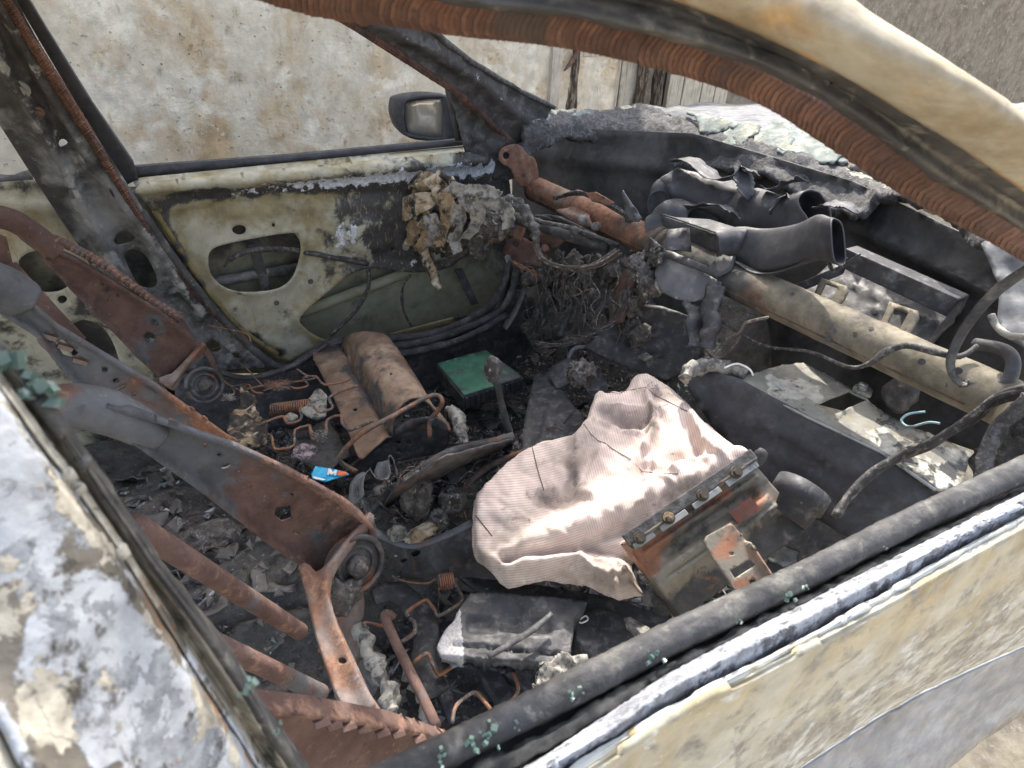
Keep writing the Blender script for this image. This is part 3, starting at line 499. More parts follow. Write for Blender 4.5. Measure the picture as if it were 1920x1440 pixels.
# windscreen glass remnants on the cowl
glas = [[(1350, 288), (1362, 262), (1395, 248), (1425, 250), (1408, 272), (1380, 290)], [(1414, 278), (1440, 246), (1468, 244), (1490, 262), (1480, 288), (1452, 298), (1416, 297)], [(1455, 300), (1482, 262), (1512, 258), (1560, 278), (1590, 285), (1570, 318), (1545, 322), (1500, 305)], [(1568, 318), (1575, 290), (1600, 295), (1612, 316), (1590, 318)], [(1318, 262), (1312, 240), (1290, 222), (1330, 232), (1390, 246), (1350, 262)], [(975, 200), (1000, 204), (1022, 228), (992, 240)], [(1062, 232), (1080, 215), (1105, 212), (1100, 235), (1085, 248)]]
for i, g in enumerate(glas):
    lb = ['small leaf shaped smoked glass shard hanging off the middle of the cowl', 'broad smoked glass shard with a curved lower edge on the cowl', 'largest wrinkled windscreen glass remnant lying along the cowl', 'small pale glass remnant at the right end of the glass on the cowl', 'narrow brownish windscreen strip left of the glass shards on the cowl', 'triangular pale glass splinter at the foot of the far windscreen pillar', 'crumpled pale glass flake near the left end of the cowl'][i]
    g2 = cr(g, 3, True); sheet('windscreen_shard', g2, SC, Mshard, st=5, jit=1.8, disp=lambda q: .024+.010*fbm(np.column_stack([q/30, 0*q[:, 0]+i]), 1, 4), th=.004, label=lb, cat='glass shard', group='windscreen remnants on the cowl')
tube('cowl_crust', [SC.pt([a])[0]+[0, 0, .012] for a in ((1585, 320), (1620, 330), (1660, 345), (1700, 362), (1760, 402), (1830, 440))], [.008, .016, .012, .01, .008, .005], Mlghtfoam, cowl, rough=.02, rs=50, seg=14, sm=8)

# ---- cross beam and column
BA = np.array([1.040, .645, .800]); BB = np.array([1.050, -.665, .812])
npt = 60; bp = [BA+(BB-BA)*t for t in np.linspace(0, 1, npt)]; br = [.036 if t < .22 else (.037 if t < .42 else .039) for t in np.linspace(0, 1, npt)]
def mbeam(V):
    t = (V[:, 1]-BA[1])/(BB[1]-BA[1]); return np.stack([.46*np.clip((.50-t)/.25, 0, 1)+.22*np.exp(-((t-.66)/.03)**2)+.25*np.exp(-((t-.76)/.035)**2)*(V[:, 2] < .80), (.55*np.exp(-((t-.50)/.13)**2)+.12), .3*np.clip((t-.6)/.1, 0, 1)], 1)
beam = tube('cross_beam', bp, br, Mtube, car, seg=36, sm=0, rough=.0015, maskf=mbeam)
for t in (.155, .41, .425): 
    c = BA+(BB-BA)*t; V, Fc = tubeVF([c, c+(BB-BA)*.012], .0475, 32); mk('clamp_ring', V, Fc, Mrusto if t < .2 else Mtube, beam)
SBr = Surf((940, 290, 'y', .665), (1000, 300, 'y', .63), (985, 350, 'y', .64))
sheet('end_bracket', cr([(935, 296), (940, 279), (960, 271), (975, 272), (990, 290), (1004, 300), (1010, 330), (1004, 352), (985, 352), (968, 346), (958, 318), (940, 306)], 3, True), SBr, Mrusto, beam, holes=[ell(949, 292, 6, 7), ell(981, 330, 2, 4, 30)], st=5, th=.005, disp=lambda q: ridge(q, [(972, 272), (990, 345)], 6, .008))
for (u, v, s) in ((1553, 548, 1.0), (1683, 596, 1.1)):   # two upright strap brackets behind the tube
    fr = np.array([(-33, 18), (-14, -28), (34, -12), (36, 0), (10, 44), (-28, 28)])*s+[u, v]; hl = np.array([(-18, 8), (-6, -16), (18, -8), (4, 18)])*s+[u, v]
    sheet('strap_bracket', fr, Surf((u, v, 'x', 1.13), (u+40, v, 'x', 1.13), (u, v+40, 'x', 1.10)), Mtube, beam, holes=[hl], st=7, th=.004, mask=lambda q: np.tile([0, 0, .3], (len(q), 1)))
    V, Fc = boxVF(P(u-8, v+38, 'x', 1.10), (.022, .004, -.012), (0, .022, 0), (.001, 0, .003)); mk('bracket_foot', V, Fc, Mtube, beam, smooth=False, bev=.002)
V, Fc = tubeVF([BA+(BB-BA)*t+np.array([-.036, 0, -.013])*(1 if t > .4 else .94) for t in np.linspace(.05, .97, 120)], .0022, 6); V = V+.0012*fbm(V, 160, 2)[:, None]; mk('weld_seam', V, Fc, Mtube, beam, mask=np.tile([.1, .3, 0], (len(V), 1)))
for t in (.475, .60, .705, .83, .885):
    c = BA+(BB-BA)*t; n_ = np.array([-.55, 0, .83]); V, Fc = discVF(c+n_*(.0385 if t > .42 else .0365), n_, .0045, .0012, 12); mk('bolt_hole', V, Fc, Mchar, beam, smooth=False)
for (u, v) in ((1560, 620), (1553, 637), (1728, 678), (1797, 695)):
    c = P(u, v, 'x', 1.008); V, Fc = discVF(c, CAM-c, .006, .004, 10); mk('bolt', V, Fc, Mchar, beam, smooth=False)
# steering column and its brackets
colm = tube('steering_column', [(905, 400, 'x', .80), (960, 408, 'x', .86), (1040, 432, 'x', .93), (1140, 462, 'x', 1.0)], .017, Mchar, car, seg=14, rough=.003)
def plate(nm, pts, S, m, par, th=.005, holes=(), **k): return sheet(nm, pts, S, m, par, holes=holes, st=6, th=th, **k)
plate('column_bracket', [(932, 402), (945, 390), (975, 405), (985, 430), (978, 452), (935, 432)], Surf((930, 400, 'x', .84), (990, 430, 'x', .88), (950, 440, 'x', .85)), Mrusto, colm, holes=[ell(946, 413, 3, 3)])
plate('column_bracket', [(940, 470), (955, 448), (972, 442), (1000, 455), (1020, 480), (1012, 500), (985, 492), (970, 498), (950, 492)], Surf((940, 470, 'x', .87), (1010, 470, 'x', .90), (970, 500, 'x', .87)), Mrust, colm, holes=[ell(966, 458, 6, 6)])
plate('column_bracket', [(1000, 425), (1060, 415), (1075, 440), (1045, 462), (1005, 470), (992, 450)], Surf((1000, 430, 'x', .93), (1060, 430, 'x', .96), (1020, 470, 'x', .93)), Mrust, colm, disp=lambda q: ridge(q, [(1000, 445), (1070, 430)], 7, .01))
plate('column_bracket', [(1045, 395), (1075, 386), (1105, 402), (1112, 425), (1088, 428), (1060, 410)], Surf((1050, 395, 'x', .97), (1110, 410, 'x', .99), (1080, 425, 'x', .97)), Mrusto, colm, disp=lambda q: ridge(q, [(1050, 398), (1108, 415)], 6, .014))
plate('column_bracket', [(1098, 362), (1115, 360), (1150, 380), (1140, 386), (1110, 378)], flat('x', .97), Mrusto, colm)
V, Fc = boxVF(P(955, 487, 'x', .86), (.02, .018, -.014), (0, .006, .006), (.004, 0, .004)); mk('column_stud', V, Fc, Mpillar, colm, smooth=False)
for u, v, m in ((1020, 482, Mrusto), (1078, 432, Mpillar), (1093, 412, Mpillar), (1022, 466, Mrusto), (1118, 425, Mchar)):
    V, Fc = lumpVF(P(u, v, 'x', .92), (.012,)*3, sub=2, amp=.6, seed=u); mk('nut', V, Fc, m, colm)
plate('rusted_stay', [(1168, 508), (1192, 488), (1200, 496), (1178, 560), (1166, 604), (1140, 614), (1150, 560)], flat('x', .985), Mrust, beam, th=.008)
# burnt wiring round the column (loose looms)
loom = tube('column_loom', [(985, 400, 'x', .86), (1010, 415, 'x', .88), (1060, 425, 'x', .92), (1120, 445, 'x', .97), (1160, 460, 'x', 1.0)], .006, Mwireb, car, rough=.004)
def strands(name, pts, n, spread, r, m, parent=None, wig=.01, seg=5, **k):
    L = []; w_ = cr([P(*q) if len(q) == 4 else np.array(q, float) for q in pts], 6)
    for i in range(n):
        o = rng.normal(0, spread, 3); e = np.linspace(0, 1, len(w_)); ph = rng.uniform(0, 99)
        q_ = w_+o*(0.5+.5*e)[:, None]+np.stack([wig*fbm(np.stack([e*6+ph, 0*e, 0*e], 1)), wig*fbm(np.stack([e*6+ph, 0*e+9, 0*e], 1)), wig*fbm(np.stack([e*6+ph, 0*e+19, 0*e], 1))], 1)
        L.append(tubeVF(q_, r*rng.uniform(.7, 1.3), seg))
    V, Fc = merge(L); return mk(name, V, Fc, m, parent, **k)
strands('wire_bundle', [(985, 398, 'x', .86), (1003, 440, 'x', .85), (1012, 480, 'x', .86), (1055, 500, 'x', .90), (1110, 498, 'x', .93), (1160, 470, 'x', .98)], 14, .004, .0022, Mwire, colm, .006)
tube('melted_sheath', [(930, 385, 'x', .82), (965, 380, 'x', .84), (990, 405, 'x', .85), (1003, 440, 'x', .85), (1010, 470, 'x', .86)], [.018, .020, .015, .011, .006], Mcharlump, colm, rough=.02, rs=70, seg=14, sm=8)
strands('wire_bundle', [(1040, 372, 'x', .99), (1085, 362, 'x', 1.0), (1130, 378, 'x', 1.01), (1185, 410, 'x', 1.03)], 7, .004, .0025, Mwireb, beam, .006)
strands('wire_bundle', [(1000, 405, 'x', .90), (1050, 410, 'x', .95), (1110, 440, 'x', .97), (1130, 450, 'x', .99)], 8, .005, .003, Mwireb, colm, .008)
strands('wire_bundle', [(960, 490, 'x', .85), (990, 505, 'x', .87), (1008, 520, 'x', .9)], 5, .006, .0014, Mrusto, colm, .01)
# charred lumps of the column switchgear and steering wheel boss (melted mass), hanging tan strip
boss = thing('melted_column_cowl', 'charred and melted steering column cowl with tan plastic folds in front of the far door', 'steering column cowl', tuple(P(840, 420, 'x', .74)-[0, 0, .1]))
def mm(V, a, b): 
    n = fbm(V, 25, 3); return np.stack([a+.5*n, b-.05-.3*n, 0*n], 1)
def fold(V, amp, s): return V*(1+amp*(.5-np.abs(fbm(V, s, 4))*2.2))[:, None]
for (u, v, x, r, a, b, m, sd) in ((875, 385, .78, (.055, .05, .035), 0, .1, Mcharlump, 1), (925, 412, .80, (.045, .045, .05), 0, .1, Mcharlump, 2), (850, 440, .76, (.05, .05, .055), .1, 0, Mcharlump, 3), (900, 450, .79, (.03, .03, .045), 0, 0, Mcharlump, 4), (880, 372, .79, (.03, .03, .02), 0, .3, Mcharlump, 8), (800, 395, .72, (.045, .05, .042), .2, .1, Mcharlump, 5), (810, 445, .73, (.032, .03, .045), .2, .0, Mcharlump, 6), (905, 385, .8, (.045, .03, .02), 0, .1, Mcharlump, 7)):
    c = P(u, v, 'x', x); V0, Fc = ICO[5]; V = fold(V0, .42, 1.7+.1*sd)*np.array(r)*1.05; V = V+.006*fbm(V, 90, 3, sd)[:, None]+c
    mk('charred_lump', V, Fc, m, boss, mask=mm(V, a, b))
Sm = Surf((735, 360, 'x', .69), (850, 330, 'x', .72), (780, 400, 'x', .69), (860, 380, 'x', .735))
tan = [(727, 372), (735, 352), (760, 335), (795, 322), (830, 320), (848, 330), (842, 345), (820, 352), (800, 368), (780, 385), (755, 392), (738, 388)]
sheet('tan_fold', cr(tan, 3, True), Sm, Mmelt, boss, st=4, disp=lambda q: .02+.022*np.abs(fbm(np.column_stack([q/34, 0*q[:, 0]]), 1, 4))+ridge(q, [(735, 372), (800, 340), (845, 330)], 12, .02), th=.006, jit=1, mask=lambda q: np.stack([.34*np.exp(-(dseg(q, [(745, 362), (810, 332)])/12)**2), .25*np.exp(-(dseg(q, [(760, 385), (820, 360), (845, 345)])/6)**2), 0*q[:, 0]], 1))
sheet('tan_fold', cr([(765, 398), (775, 378), (800, 362), (822, 352), (838, 362), (830, 382), (806, 400), (782, 410)], 3, True), Sm, Mmelt, boss, st=4, disp=lambda q: .03+.03*np.exp(-((q[:, 0]-800)/28)**2)+.008*fbm(np.column_stack([q/18, 0*q[:, 0]]), 1, 3), th=.005, mask=lambda q: np.tile([.14, 0, 0], (len(q), 1)))
sheet('tan_fold', cr([(845, 370), (862, 352), (885, 372), (895, 400), (882, 402), (868, 384), (848, 392)], 3, True), Surf((845, 370, 'x', .73), (900, 380, 'x', .76), (870, 420, 'x', .74)), Mmelt, boss, st=4, disp=lambda q: .035+.02*fbm(np.column_stack([q/14, 0*q[:, 0]]), 1, 3), th=.004, mask=lambda q: np.tile([.2, .2, 0], (len(q), 1)))
for sd, (a, b, c_) in enumerate((((820, 325), (850, 345), (846, 400)), ((790, 405), (800, 440), (775, 470)), ((830, 380), (826, 420), (808, 450)), ((760, 395), (745, 405), (738, 395)), ((850, 420), (838, 455), (828, 480)), ((770, 430), (800, 425), (825, 436)), ((772, 442), (796, 438), (812, 446)))):
    tube('melted_ridge', [P(*a, 'x', .69), P(*b, 'x', .70), P(*c_, 'x', .71)], [.005, .008, .004], Mmelt, boss, rough=.012, rs=60, sm=10, maskf=lambda V: mm(V, .15, .25))
for pts, wd, mm_ in (([(800, 330), (835, 350), (850, 385), (842, 425), (832, 460)], [8, 9, 8, 6, 4], Mmelt), ([(770, 350), (790, 385), (812, 420), (805, 450), (790, 470)], [9, 8, 9, 7, 4], Mmelt), ([(850, 345), (880, 360), (902, 385), (898, 420), (880, 445)], [7, 9, 9, 7, 4], Mlghtfoam), ([(745, 380), (765, 400), (785, 430), (775, 460)], [5, 7, 7, 3], Mmelt), ([(865, 380), (870, 410), (860, 445), (868, 470)], [6, 7, 6, 3], Mlghtfoam), ([(905, 365), (935, 372), (958, 395), (962, 425)], [6, 8, 8, 5], Mlghtfoam), ([(815, 400), (825, 430), (815, 462)], [6, 7, 4], Mlghtfoam), ([(880, 350), (915, 352), (945, 362)], [5, 7, 4], Mlghtfoam)):
    ribbon('shredded_strip', pts, wd, Surf((735, 360, 'x', .67), (850, 330, 'x', .70), (780, 460, 'x', .67), (950, 400, 'x', .77)), mm_, boss, amp=.014, lift=.012, mask=None)
strands('loose_fibres', [(740, 392, 'x', .68), (760, 410, 'x', .68), (775, 450, 'x', .69), (790, 480, 'x', .69)], 8, .012, .0009, Mwire, boss, .02)
sheet('hanging_strip', cr([(783, 440), (800, 438), (806, 452), (808, 470), (818, 490), (828, 515), (836, 532), (830, 544), (820, 536), (808, 512), (796, 490), (788, 468), (780, 455)], 3, True), Surf((790, 440, 'x', .71), (830, 540, 'x', .70), (840, 460, 'x', .715)), Mmelt, boss, st=3.2, jit=.8, disp=lambda q: .01+ridge(q, [(790, 445), (802, 478), (828, 535)], 5, .014)+.010*fbm(np.column_stack([q/12, 0*q[:, 0]]), 1, 4), th=.004, mask=lambda q: np.stack([.25*np.exp(-(dseg(q, [(795, 450), (806, 480), (830, 535)])/5)**2), 0*q[:, 0], 0*q[:, 0]], 1))

# ---- centre stack remains and air ducts
SH = Surf((1110, 650, 'z', .50), (1300, 610, 'z', .58), (1250, 700, 'z', .47))
hv = sheet('heater_box', [(1095, 652), (1130, 625), (1192, 574), (1240, 578), (1300, 600), (1322, 640), (1300, 690), (1250, 712), (1190, 696)], SH, Mplas2, car, st=7, th=.03, disp=lambda q: -.0+.012*(dseg(q, [(1150, 630), (1245, 672)]) > 3)-ridge(q, [(1110, 668), (1190, 712)], 4, .01)+ridge(q, [(1192, 574), (1300, 600)], 15, .02), rough=.004)
V, Fc = boxVF(P(1210, 669, 'z', .51), (.014, 0, 0), (0, .012, 0), (0, 0, .004)); mk('latch', V, Fc, Mbare, hv, smooth=False, bev=.001)
sheet('folded_dash_panel', [(1240, 482), (1262, 480), (1352, 528), (1348, 545), (1322, 560), (1292, 568), (1262, 558), (1236, 545), (1226, 512)], Surf((1240, 490, 'x', .99), (1350, 530, 'x', 1.0), (1270, 560, 'x', .96)), Mgrust, car, st=6, th=.003, disp=lambda q: .004*fbm(np.column_stack([q/30, 0*q[:, 0]]), 1, 3))
plate('foam_pad', [(1232, 512), (1248, 508), (1258, 518), (1250, 546), (1236, 548), (1226, 535)], Surf((1230, 510, 'x', .98), (1260, 515, 'x', .985), (1240, 546, 'x', .965)), Mlghtfoam, car, th=.01)
tube('dash_curtain', [(1345, 535, 'x', .985), (1335, 570, 'x', .97), (1330, 610, 'x', .95), (1322, 650, 'x', .94)], [.018, .022, .02, .014], Mplas2, car, rough=.02, rs=40, flatten=.5, seg=16, sm=8)
tube('dash_curtain', [(1292, 565, 'x', .97), (1305, 600, 'x', .95), (1302, 650, 'x', .93)], [.012, .018, .02], Mplas2, car, rough=.02, rs=40, flatten=.5, seg=16, sm=8)
for u, v, r, sd in ((1205, 500, .032, 3), (1222, 530, .030, 4), (1185, 560, .028, 5), (1235, 480, .02, 6), (1090, 700, .03, 7)):
    c = P(u, v, 'x', .99 if v < 600 else .80); V0, Fc = ICO[5]; V = fold(V0, .5, 1.9)*r+.005*fbm(V0, 6, 3, sd)[:, None]+c; mk('melted_knob', V, Fc, Mcharlump, car, mask=mm(V, -.2, .0))
# duct: rectangular mouth + swept elbow, lying on the beam
duct = thing('air_duct', 'black plastic air duct with square mouth and swept elbow on the cross beam', 'air duct', tuple(P(1400, 470, 'x', 1.08)-[0, 0, .05]))
def loft(name, secs, m, parent, n=10, th=.003, seg=28, mask=None, rough=0, sm=True):
    """secs: (centre, a half vector, b half vector, squareness)"""
    S_ = []
    for c, a, b, sq in secs:
        t = np.arange(seg)/seg*2*math.pi; cs, sn = np.cos(t), np.sin(t); k = (np.abs(cs)**sq+np.abs(sn)**sq)**(-1/sq)
        S_.append(np.array(c)+np.outer(cs*k, a)+np.outer(sn*k, b))
    A = np.array(S_); fl = A.reshape(len(A), -1); fl = cr(fl, n) if sm and len(A) > 2 else fl; V = fl.reshape(-1, 3); ns = len(fl)
    if rough: V = V+rough*np.column_stack([fbm(V, 14, 3), fbm(V, 14, 3, 5), fbm(V, 14, 3, 9)])
    Fc = [(i*seg+k, (i+1)*seg+k, (i+1)*seg+(k+1) % seg, i*seg+(k+1) % seg) for i in range(ns-1) for k in range(seg)]
    return mk(name, V, Fc, m, parent, solid=th, off=0, mask=mask)
def sec(u, v, x, hw, hh, sq, tw=0, rt=0):
    c = P(u, v, 'x', x); z = c-CAM; k = (z @ _f)/F; A = np.array([math.cos(R_(rt)), math.sin(R_(rt))])*hw*k; B = np.array([-math.sin(R_(rt)), math.cos(R_(rt))])*hh*k
    dr = z/np.linalg.norm(z); 
    return (c, _r*A[0]-_u*A[1]+_f*tw*hw*k, _r*B[0]-_u*B[1]+_f*.0, sq)
loft('duct_elbow', [sec(1372, 458, 1.06, 8, 30, 5, 0, -22), sec(1400, 462, 1.065, 12, 36, 4.5, 0, -14), sec(1440, 470, 1.07, 14, 40, 3.6, .5, 12), sec(1490, 462, 1.065, 16, 40, 3.2, .8, 14), sec(1535, 446, 1.05, 20, 40, 3.2, 1.0, 4), sec(1562, 452, 1.03, 26, 42, 3.4, 1.1, -4), sec(1572, 455, 1.02, 29, 43, 3.6, 1.1, -4)], Mplas, duct, seg=36, n=12)
STp = Surf((1240, 405, 'x', .985), (1343, 440, 'x', .985), (1330, 412, 'x', 1.05), (1395, 432, 'x', 1.06), (1375, 480, 'x', 1.03))
sheet('duct_top', [(1236, 402), (1262, 407), (1330, 411), (1398, 432), (1378, 476), (1350, 478), (1347, 446), (1340, 437)], STp, Mplas, duct, st=7, th=.003, disp=lambda q: ridge(q, [(1240, 404), (1343, 440)], 4, .004)+ridge(q, [(1398, 432), (1376, 478)], 4, .006))
sheet('duct_wall', [(1232, 410), (1240, 404), (1340, 438), (1346, 446), (1347, 482), (1300, 474), (1248, 470), (1226, 440)], Surf((1235, 408, 'x', 1.05), (1343, 440, 'x', 1.05), (1300, 474, 'x', 1.05)), Mplas, duct, st=14, th=.003)
sheet('duct_wall', [(1340, 438), (1348, 446), (1352, 480), (1344, 482)], flat('x', .99), Mplas, duct, st=8, th=.003)
A = Surf((1250, 430, 'x', .985), (1295, 428, 'x', 1.03), (1270, 468, 'x', .985))
sheet('duct_side', [(1250, 430), (1293, 427), (1297, 472), (1247, 467)], A, Mplas, duct, st=14, th=.003, disp=lambda q: ridge(q, [(1278, 428), (1280, 470)], 3, .003))
sheet('duct_tray', [(1215, 440), (1245, 465), (1330, 500), (1345, 482), (1378, 480), (1372, 505), (1345, 520), (1325, 512), (1262, 488), (1225, 470)], Surf((1220, 445, 'x', 1.0), (1375, 490, 'x', 1.02), (1330, 515, 'x', .99)), Mplas, duct, st=8, th=.006)
tube('duct_flange', [P(*a, 'x', 1.035) for a in ((1345, 486), (1378, 490), (1412, 510), (1450, 512), (1490, 500), (1520, 484), (1548, 484), (1562, 508), (1580, 500), (1612, 476))], .006, Mplas2, duct, flatten=.4)
# melted duct behind
duct2 = thing('melted_duct', 'sagging melted black duct with torn curled edges lying behind the square mouthed duct', 'air duct', tuple(P(1400, 380, 'x', 1.22)-[0, 0, .06]))
loft('duct_body', [sec(1240, 400, 1.10, 36, 22, 3, .3, 70), sec(1262, 352, 1.14, 30, 26, 2.6, .3, 60), sec(1310, 362, 1.17, 30, 34, 2.6, .3, 20), sec(1390, 392, 1.19, 30, 40, 2.4, .3, 15), sec(1470, 410, 1.18, 30, 44, 2.4, .3, 0), sec(1530, 395, 1.17, 26, 38, 2.6, .3, -10)], Mplas, duct2, rough=.022, seg=36)
loft('duct_body', [sec(1232, 430, 1.05, 22, 26, 3, .3, 0), sec(1270, 400, 1.09, 26, 26, 2.6, .3, -30), sec(1320, 410, 1.12, 28, 20, 2.6, .3, 10)], Mplas, duct2, rough=.018, seg=30)
SDu = Surf((1270, 330, 'x', 1.15), (1500, 380, 'x', 1.2), (1300, 420, 'x', 1.10), (1600, 400, 'x', 1.18))
for pts, wd in (([(1268, 318), (1300, 316), (1330, 335), (1355, 352), (1380, 350), (1400, 330), (1420, 340), (1428, 342)], [8, 12, 12, 8, 6, 8, 4]), ([(1295, 405), (1330, 398), (1362, 402), (1385, 418), (1392, 425)], [4, 8, 9, 6, 3]), ([(1440, 368), (1462, 372), (1480, 360), (1510, 352), (1522, 350)], [6, 8, 6, 6, 3]), ([(1400, 335), (1405, 365), (1402, 385)], [10, 12, 6]), ([(1452, 420), (1475, 395), (1496, 384), (1505, 400)], [5, 6, 5, 3]), ([(1545, 405), (1575, 396), (1600, 402), (1612, 412)], [8, 12, 10, 4])):
    ribbon('torn_edge', pts, wd, SDu, Mplas, duct2, amp=.012, lift=.03)
sheet('bent_fin', [(1167, 362), (1172, 356), (1186, 378), (1205, 408), (1200, 416), (1172, 414)], flat('x', 1.02), Mgrust, duct2, st=6, disp=lambda q: ridge(q, [(1172, 358), (1200, 410)], 5, .01))

# ---- blower shelf on the passenger side
SS = Surf((1400, 715, 'z', .655), (1500, 685, 'z', .665), (1820, 900, 'z', .65), (1750, 820, 'z', .66))
shelf = sheet('lower_dash_shelf', [(1377, 710), (1413, 700), (1467, 684), (1507, 680), (1563, 708), (1600, 732), (1647, 765), (1693, 795), (1747, 812), (1822, 846), (1816, 880), (1803, 908), (1753, 917), (1700, 880), (1653, 848), (1580, 812), (1513, 781), (1440, 742), (1413, 728)], SS, Mshelf, car, holes=[[(1523, 763), (1590, 736), (1625, 754), (1560, 783)]], st=6, th=.004, jit=.7, rough=.003,
      disp=lambda q: .006*np.exp(-(dseg(q, [(1523, 763), (1590, 736), (1625, 754), (1560, 783), (1523, 763)])/4)**2)-.012*np.exp(-(np.hypot(q[:, 0]-1820, q[:, 1]-900)/50)**2), mask=lambda q: np.stack([.2*np.exp(-(np.hypot(q[:, 0]-1480, (q[:, 1]-715)*1.5)/50)**2)*0+.15*(q[:, 0] > 1640), 0*q[:, 0], .42*np.exp(-(dseg(q, [(1450, 720), (1530, 740)])/16)**2)+.34*np.exp(-(np.hypot(q[:, 0]-1660, q[:, 1]-822)/30)**2)+.3*np.exp(-(dseg(q, [(1690, 850), (1790, 900)])/18)**2)], 1))
SG = Surf((1290, 690, 'z', .66), (1755, 920, 'z', .645), (1560, 900, 'z', .50), (1400, 880, 'z', .44))
gb = sheet('glovebox_wall', [(1283, 712), (1300, 690), (1377, 708), (1440, 742), (1513, 781), (1653, 848), (1756, 918), (1740, 1000), (1640, 1040), (1500, 960), (1400, 880), (1330, 800), (1290, 740)], Surf((1300, 700, 'z', .645), (1755, 925, 'z', .64), (1640, 1040, 'x', .93), (1400, 880, 'x', .90)), Mplas, car, st=14, th=.004, disp=lambda q: -.004+ridge(q, [(1420, 790), (1715, 950)], 5, .009)+ridge(q, [(1400, 830), (1680, 985)], 5, .009)+ridge(q, [(1400, 865), (1640, 1010)], 5, .009)+.006*fbm(np.column_stack([q/60, 0*q[:, 0]]), 1, 3)-.01, mask=None)
tube('shelf_lip', [SS.pt([a])[0] for a in ((1413, 729), (1513, 782), (1653, 849), (1753, 918))], .003, Mbare, shelf, sm=0)
tube('ash_crust_edge', [(1286, 712, 'z', .66), (1296, 692, 'z', .67), (1330, 684, 'z', .67), (1368, 690, 'z', .665), (1398, 704, 'z', .66)], [.012, .014, .014, .015, .010], Mlghtfoam, shelf, rough=.016, rs=70, seg=14, sm=8)
V, Fc = merge([discVF(P(1617, 733, 'z', .67), (0, 0, 1), .018, .006, 20), discVF(P(1617, 727, 'z', .68), (0, 0, 1), .010, .008, 8)]); mk('grommet', V, Fc, Mbare, shelf)
V, Fc = lumpVF(P(1690, 740, 'z', .70), (.03, .03, .035), sub=4, amp=.3); mk('charred_motor', V, Fc, Mchar, car)
# lid of the evaporator box with cross ribs, dark beams beyond the tube
SE = Surf((1520, 560, 'x', 1.18), (1780, 640, 'x', 1.22), (1600, 500, 'x', 1.28), (1760, 560, 'x', 1.27))
ev = sheet('evaporator_lid', [(1500, 545), (1560, 490), (1680, 515), (1800, 560), (1790, 600), (1745, 640), (1720, 700), (1560, 640)], SE, Mplas2, car, st=8, th=.01, disp=lambda q: ridge(q, [(1575, 525), (1760, 610)], 3, .007)+ridge(q, [(1560, 595), (1790, 560)], 3, .007)+ridge(q, [(1630, 520), (1660, 640)], 3, .006))
for a, b, r in (((1590, 480, 'x', 1.20), (1800, 575, 'x', 1.22), .020), ((1450, 560, 'x', 1.12), (1580, 505, 'x', 1.18), .012), ((1800, 575, 'x', 1.21), (1745, 640, 'x', 1.17), .014)):
    A, B = P(*a), P(*b); V, Fc = boxVF((A+B)/2, (B-A)/2, np.array([r, 0, 0]), np.array([0, 0, r])); mk('dash_rail', V, Fc, Mplas2, car, smooth=False, bev=.003)
sheet('side_dash_panel', [(1838, 455), (1860, 440), (1980, 500), (1980, 680), (1900, 640), (1868, 600), (1875, 540)], Surf((1850, 450, 'x', 1.16), (1960, 560, 'x', 1.10), (1880, 620, 'x', 1.06)), Mgrust, car, st=9, th=.006, rough=.01, mask=lambda q: np.tile([-.3, 0, 0], (len(q), 1)))
sheet('side_trim', [(1980, 700), (1920, 720), (1880, 790), (1820, 860), (1812, 912), (1850, 905), (1980, 830)], Surf((1950, 720, 'x', .98), (1830, 880, 'x', .98), (1960, 840, 'x', .93)), Mfoam, car, st=7, th=.02, rough=.03)
tube('curved_strap', [(1965, 480, 'x', .98), (1915, 512, 'x', 1.0), (1862, 552, 'x', 1.0), (1812, 612, 'x', 1.0), (1785, 665, 'x', 1.0), (1784, 695, 'x', 1.0), (1797, 716, 'x', 1.0), (1814, 722, 'x', 1.0), (1816, 712, 'x', 1.0)], [.010, .011, .009, .007, .005, .003], Mrub, car, flatten=.35, sm=8)
tube('tan_cable', [(1858, 590, 'x', 1.0), (1868, 612, 'x', 1.0), (1895, 630, 'x', .98), (1935, 632, 'x', .96)], .005, Mlghtfoam, car, rough=.003)
tube('dark_hose', [(1800, 720, 'x', 1.02), (1880, 720, 'x', 1.04), (1900, 680, 'x', 1.06), (1880, 655, 'x', 1.08), (1830, 645, 'x', 1.1)], .010, Mplas, car)
# loose cables on the passenger side
strands('cable_loom', [(1568, 968, 'x', .80), (1588, 935, 'x', .83), (1640, 885, 'x', .88), (1700, 850, 'x', .93), (1760, 822, 'x', .95), (1820, 785, 'x', .97), (1875, 745, 'x', .98), (1950, 725, 'x', .98)], 9, .0028, .0040, Mwireb, None, .005, seg=8, label='thick burnt cable loom running from the airbag housing up across the shelf', cat='cable', group='burnt cables')
tube('charred_cable', [(1845, 900, 'x', .90), (1850, 850, 'x', .92), (1875, 800, 'x', .94), (1930, 745, 'x', .95)], .011, Mfoam, rough=.006, rs=80, label='thick charred cable hanging at the right edge beside the shelf end', cat='cable', group='burnt cables')
tube('charred_cable', [(1350, 600, 'x', 1.0), (1392, 628, 'x', 1.0), (1440, 650, 'x', .99), (1520, 660, 'x', .98), (1590, 688, 'x', .97), (1630, 682, 'x', .975), (1660, 660, 'x', .985), (1700, 648, 'x', 1.0), (1760, 662, 'x', 1.0), (1800, 668, 'x', 1.03), (1832, 648, 'x', 1.06)], [.003, .003, .003, .003, .004, .006, .006, .006, .005, .004], Mwireb, rough=.002, label='thin black cable looping over the cross beam', cat='cable', group='burnt cables')
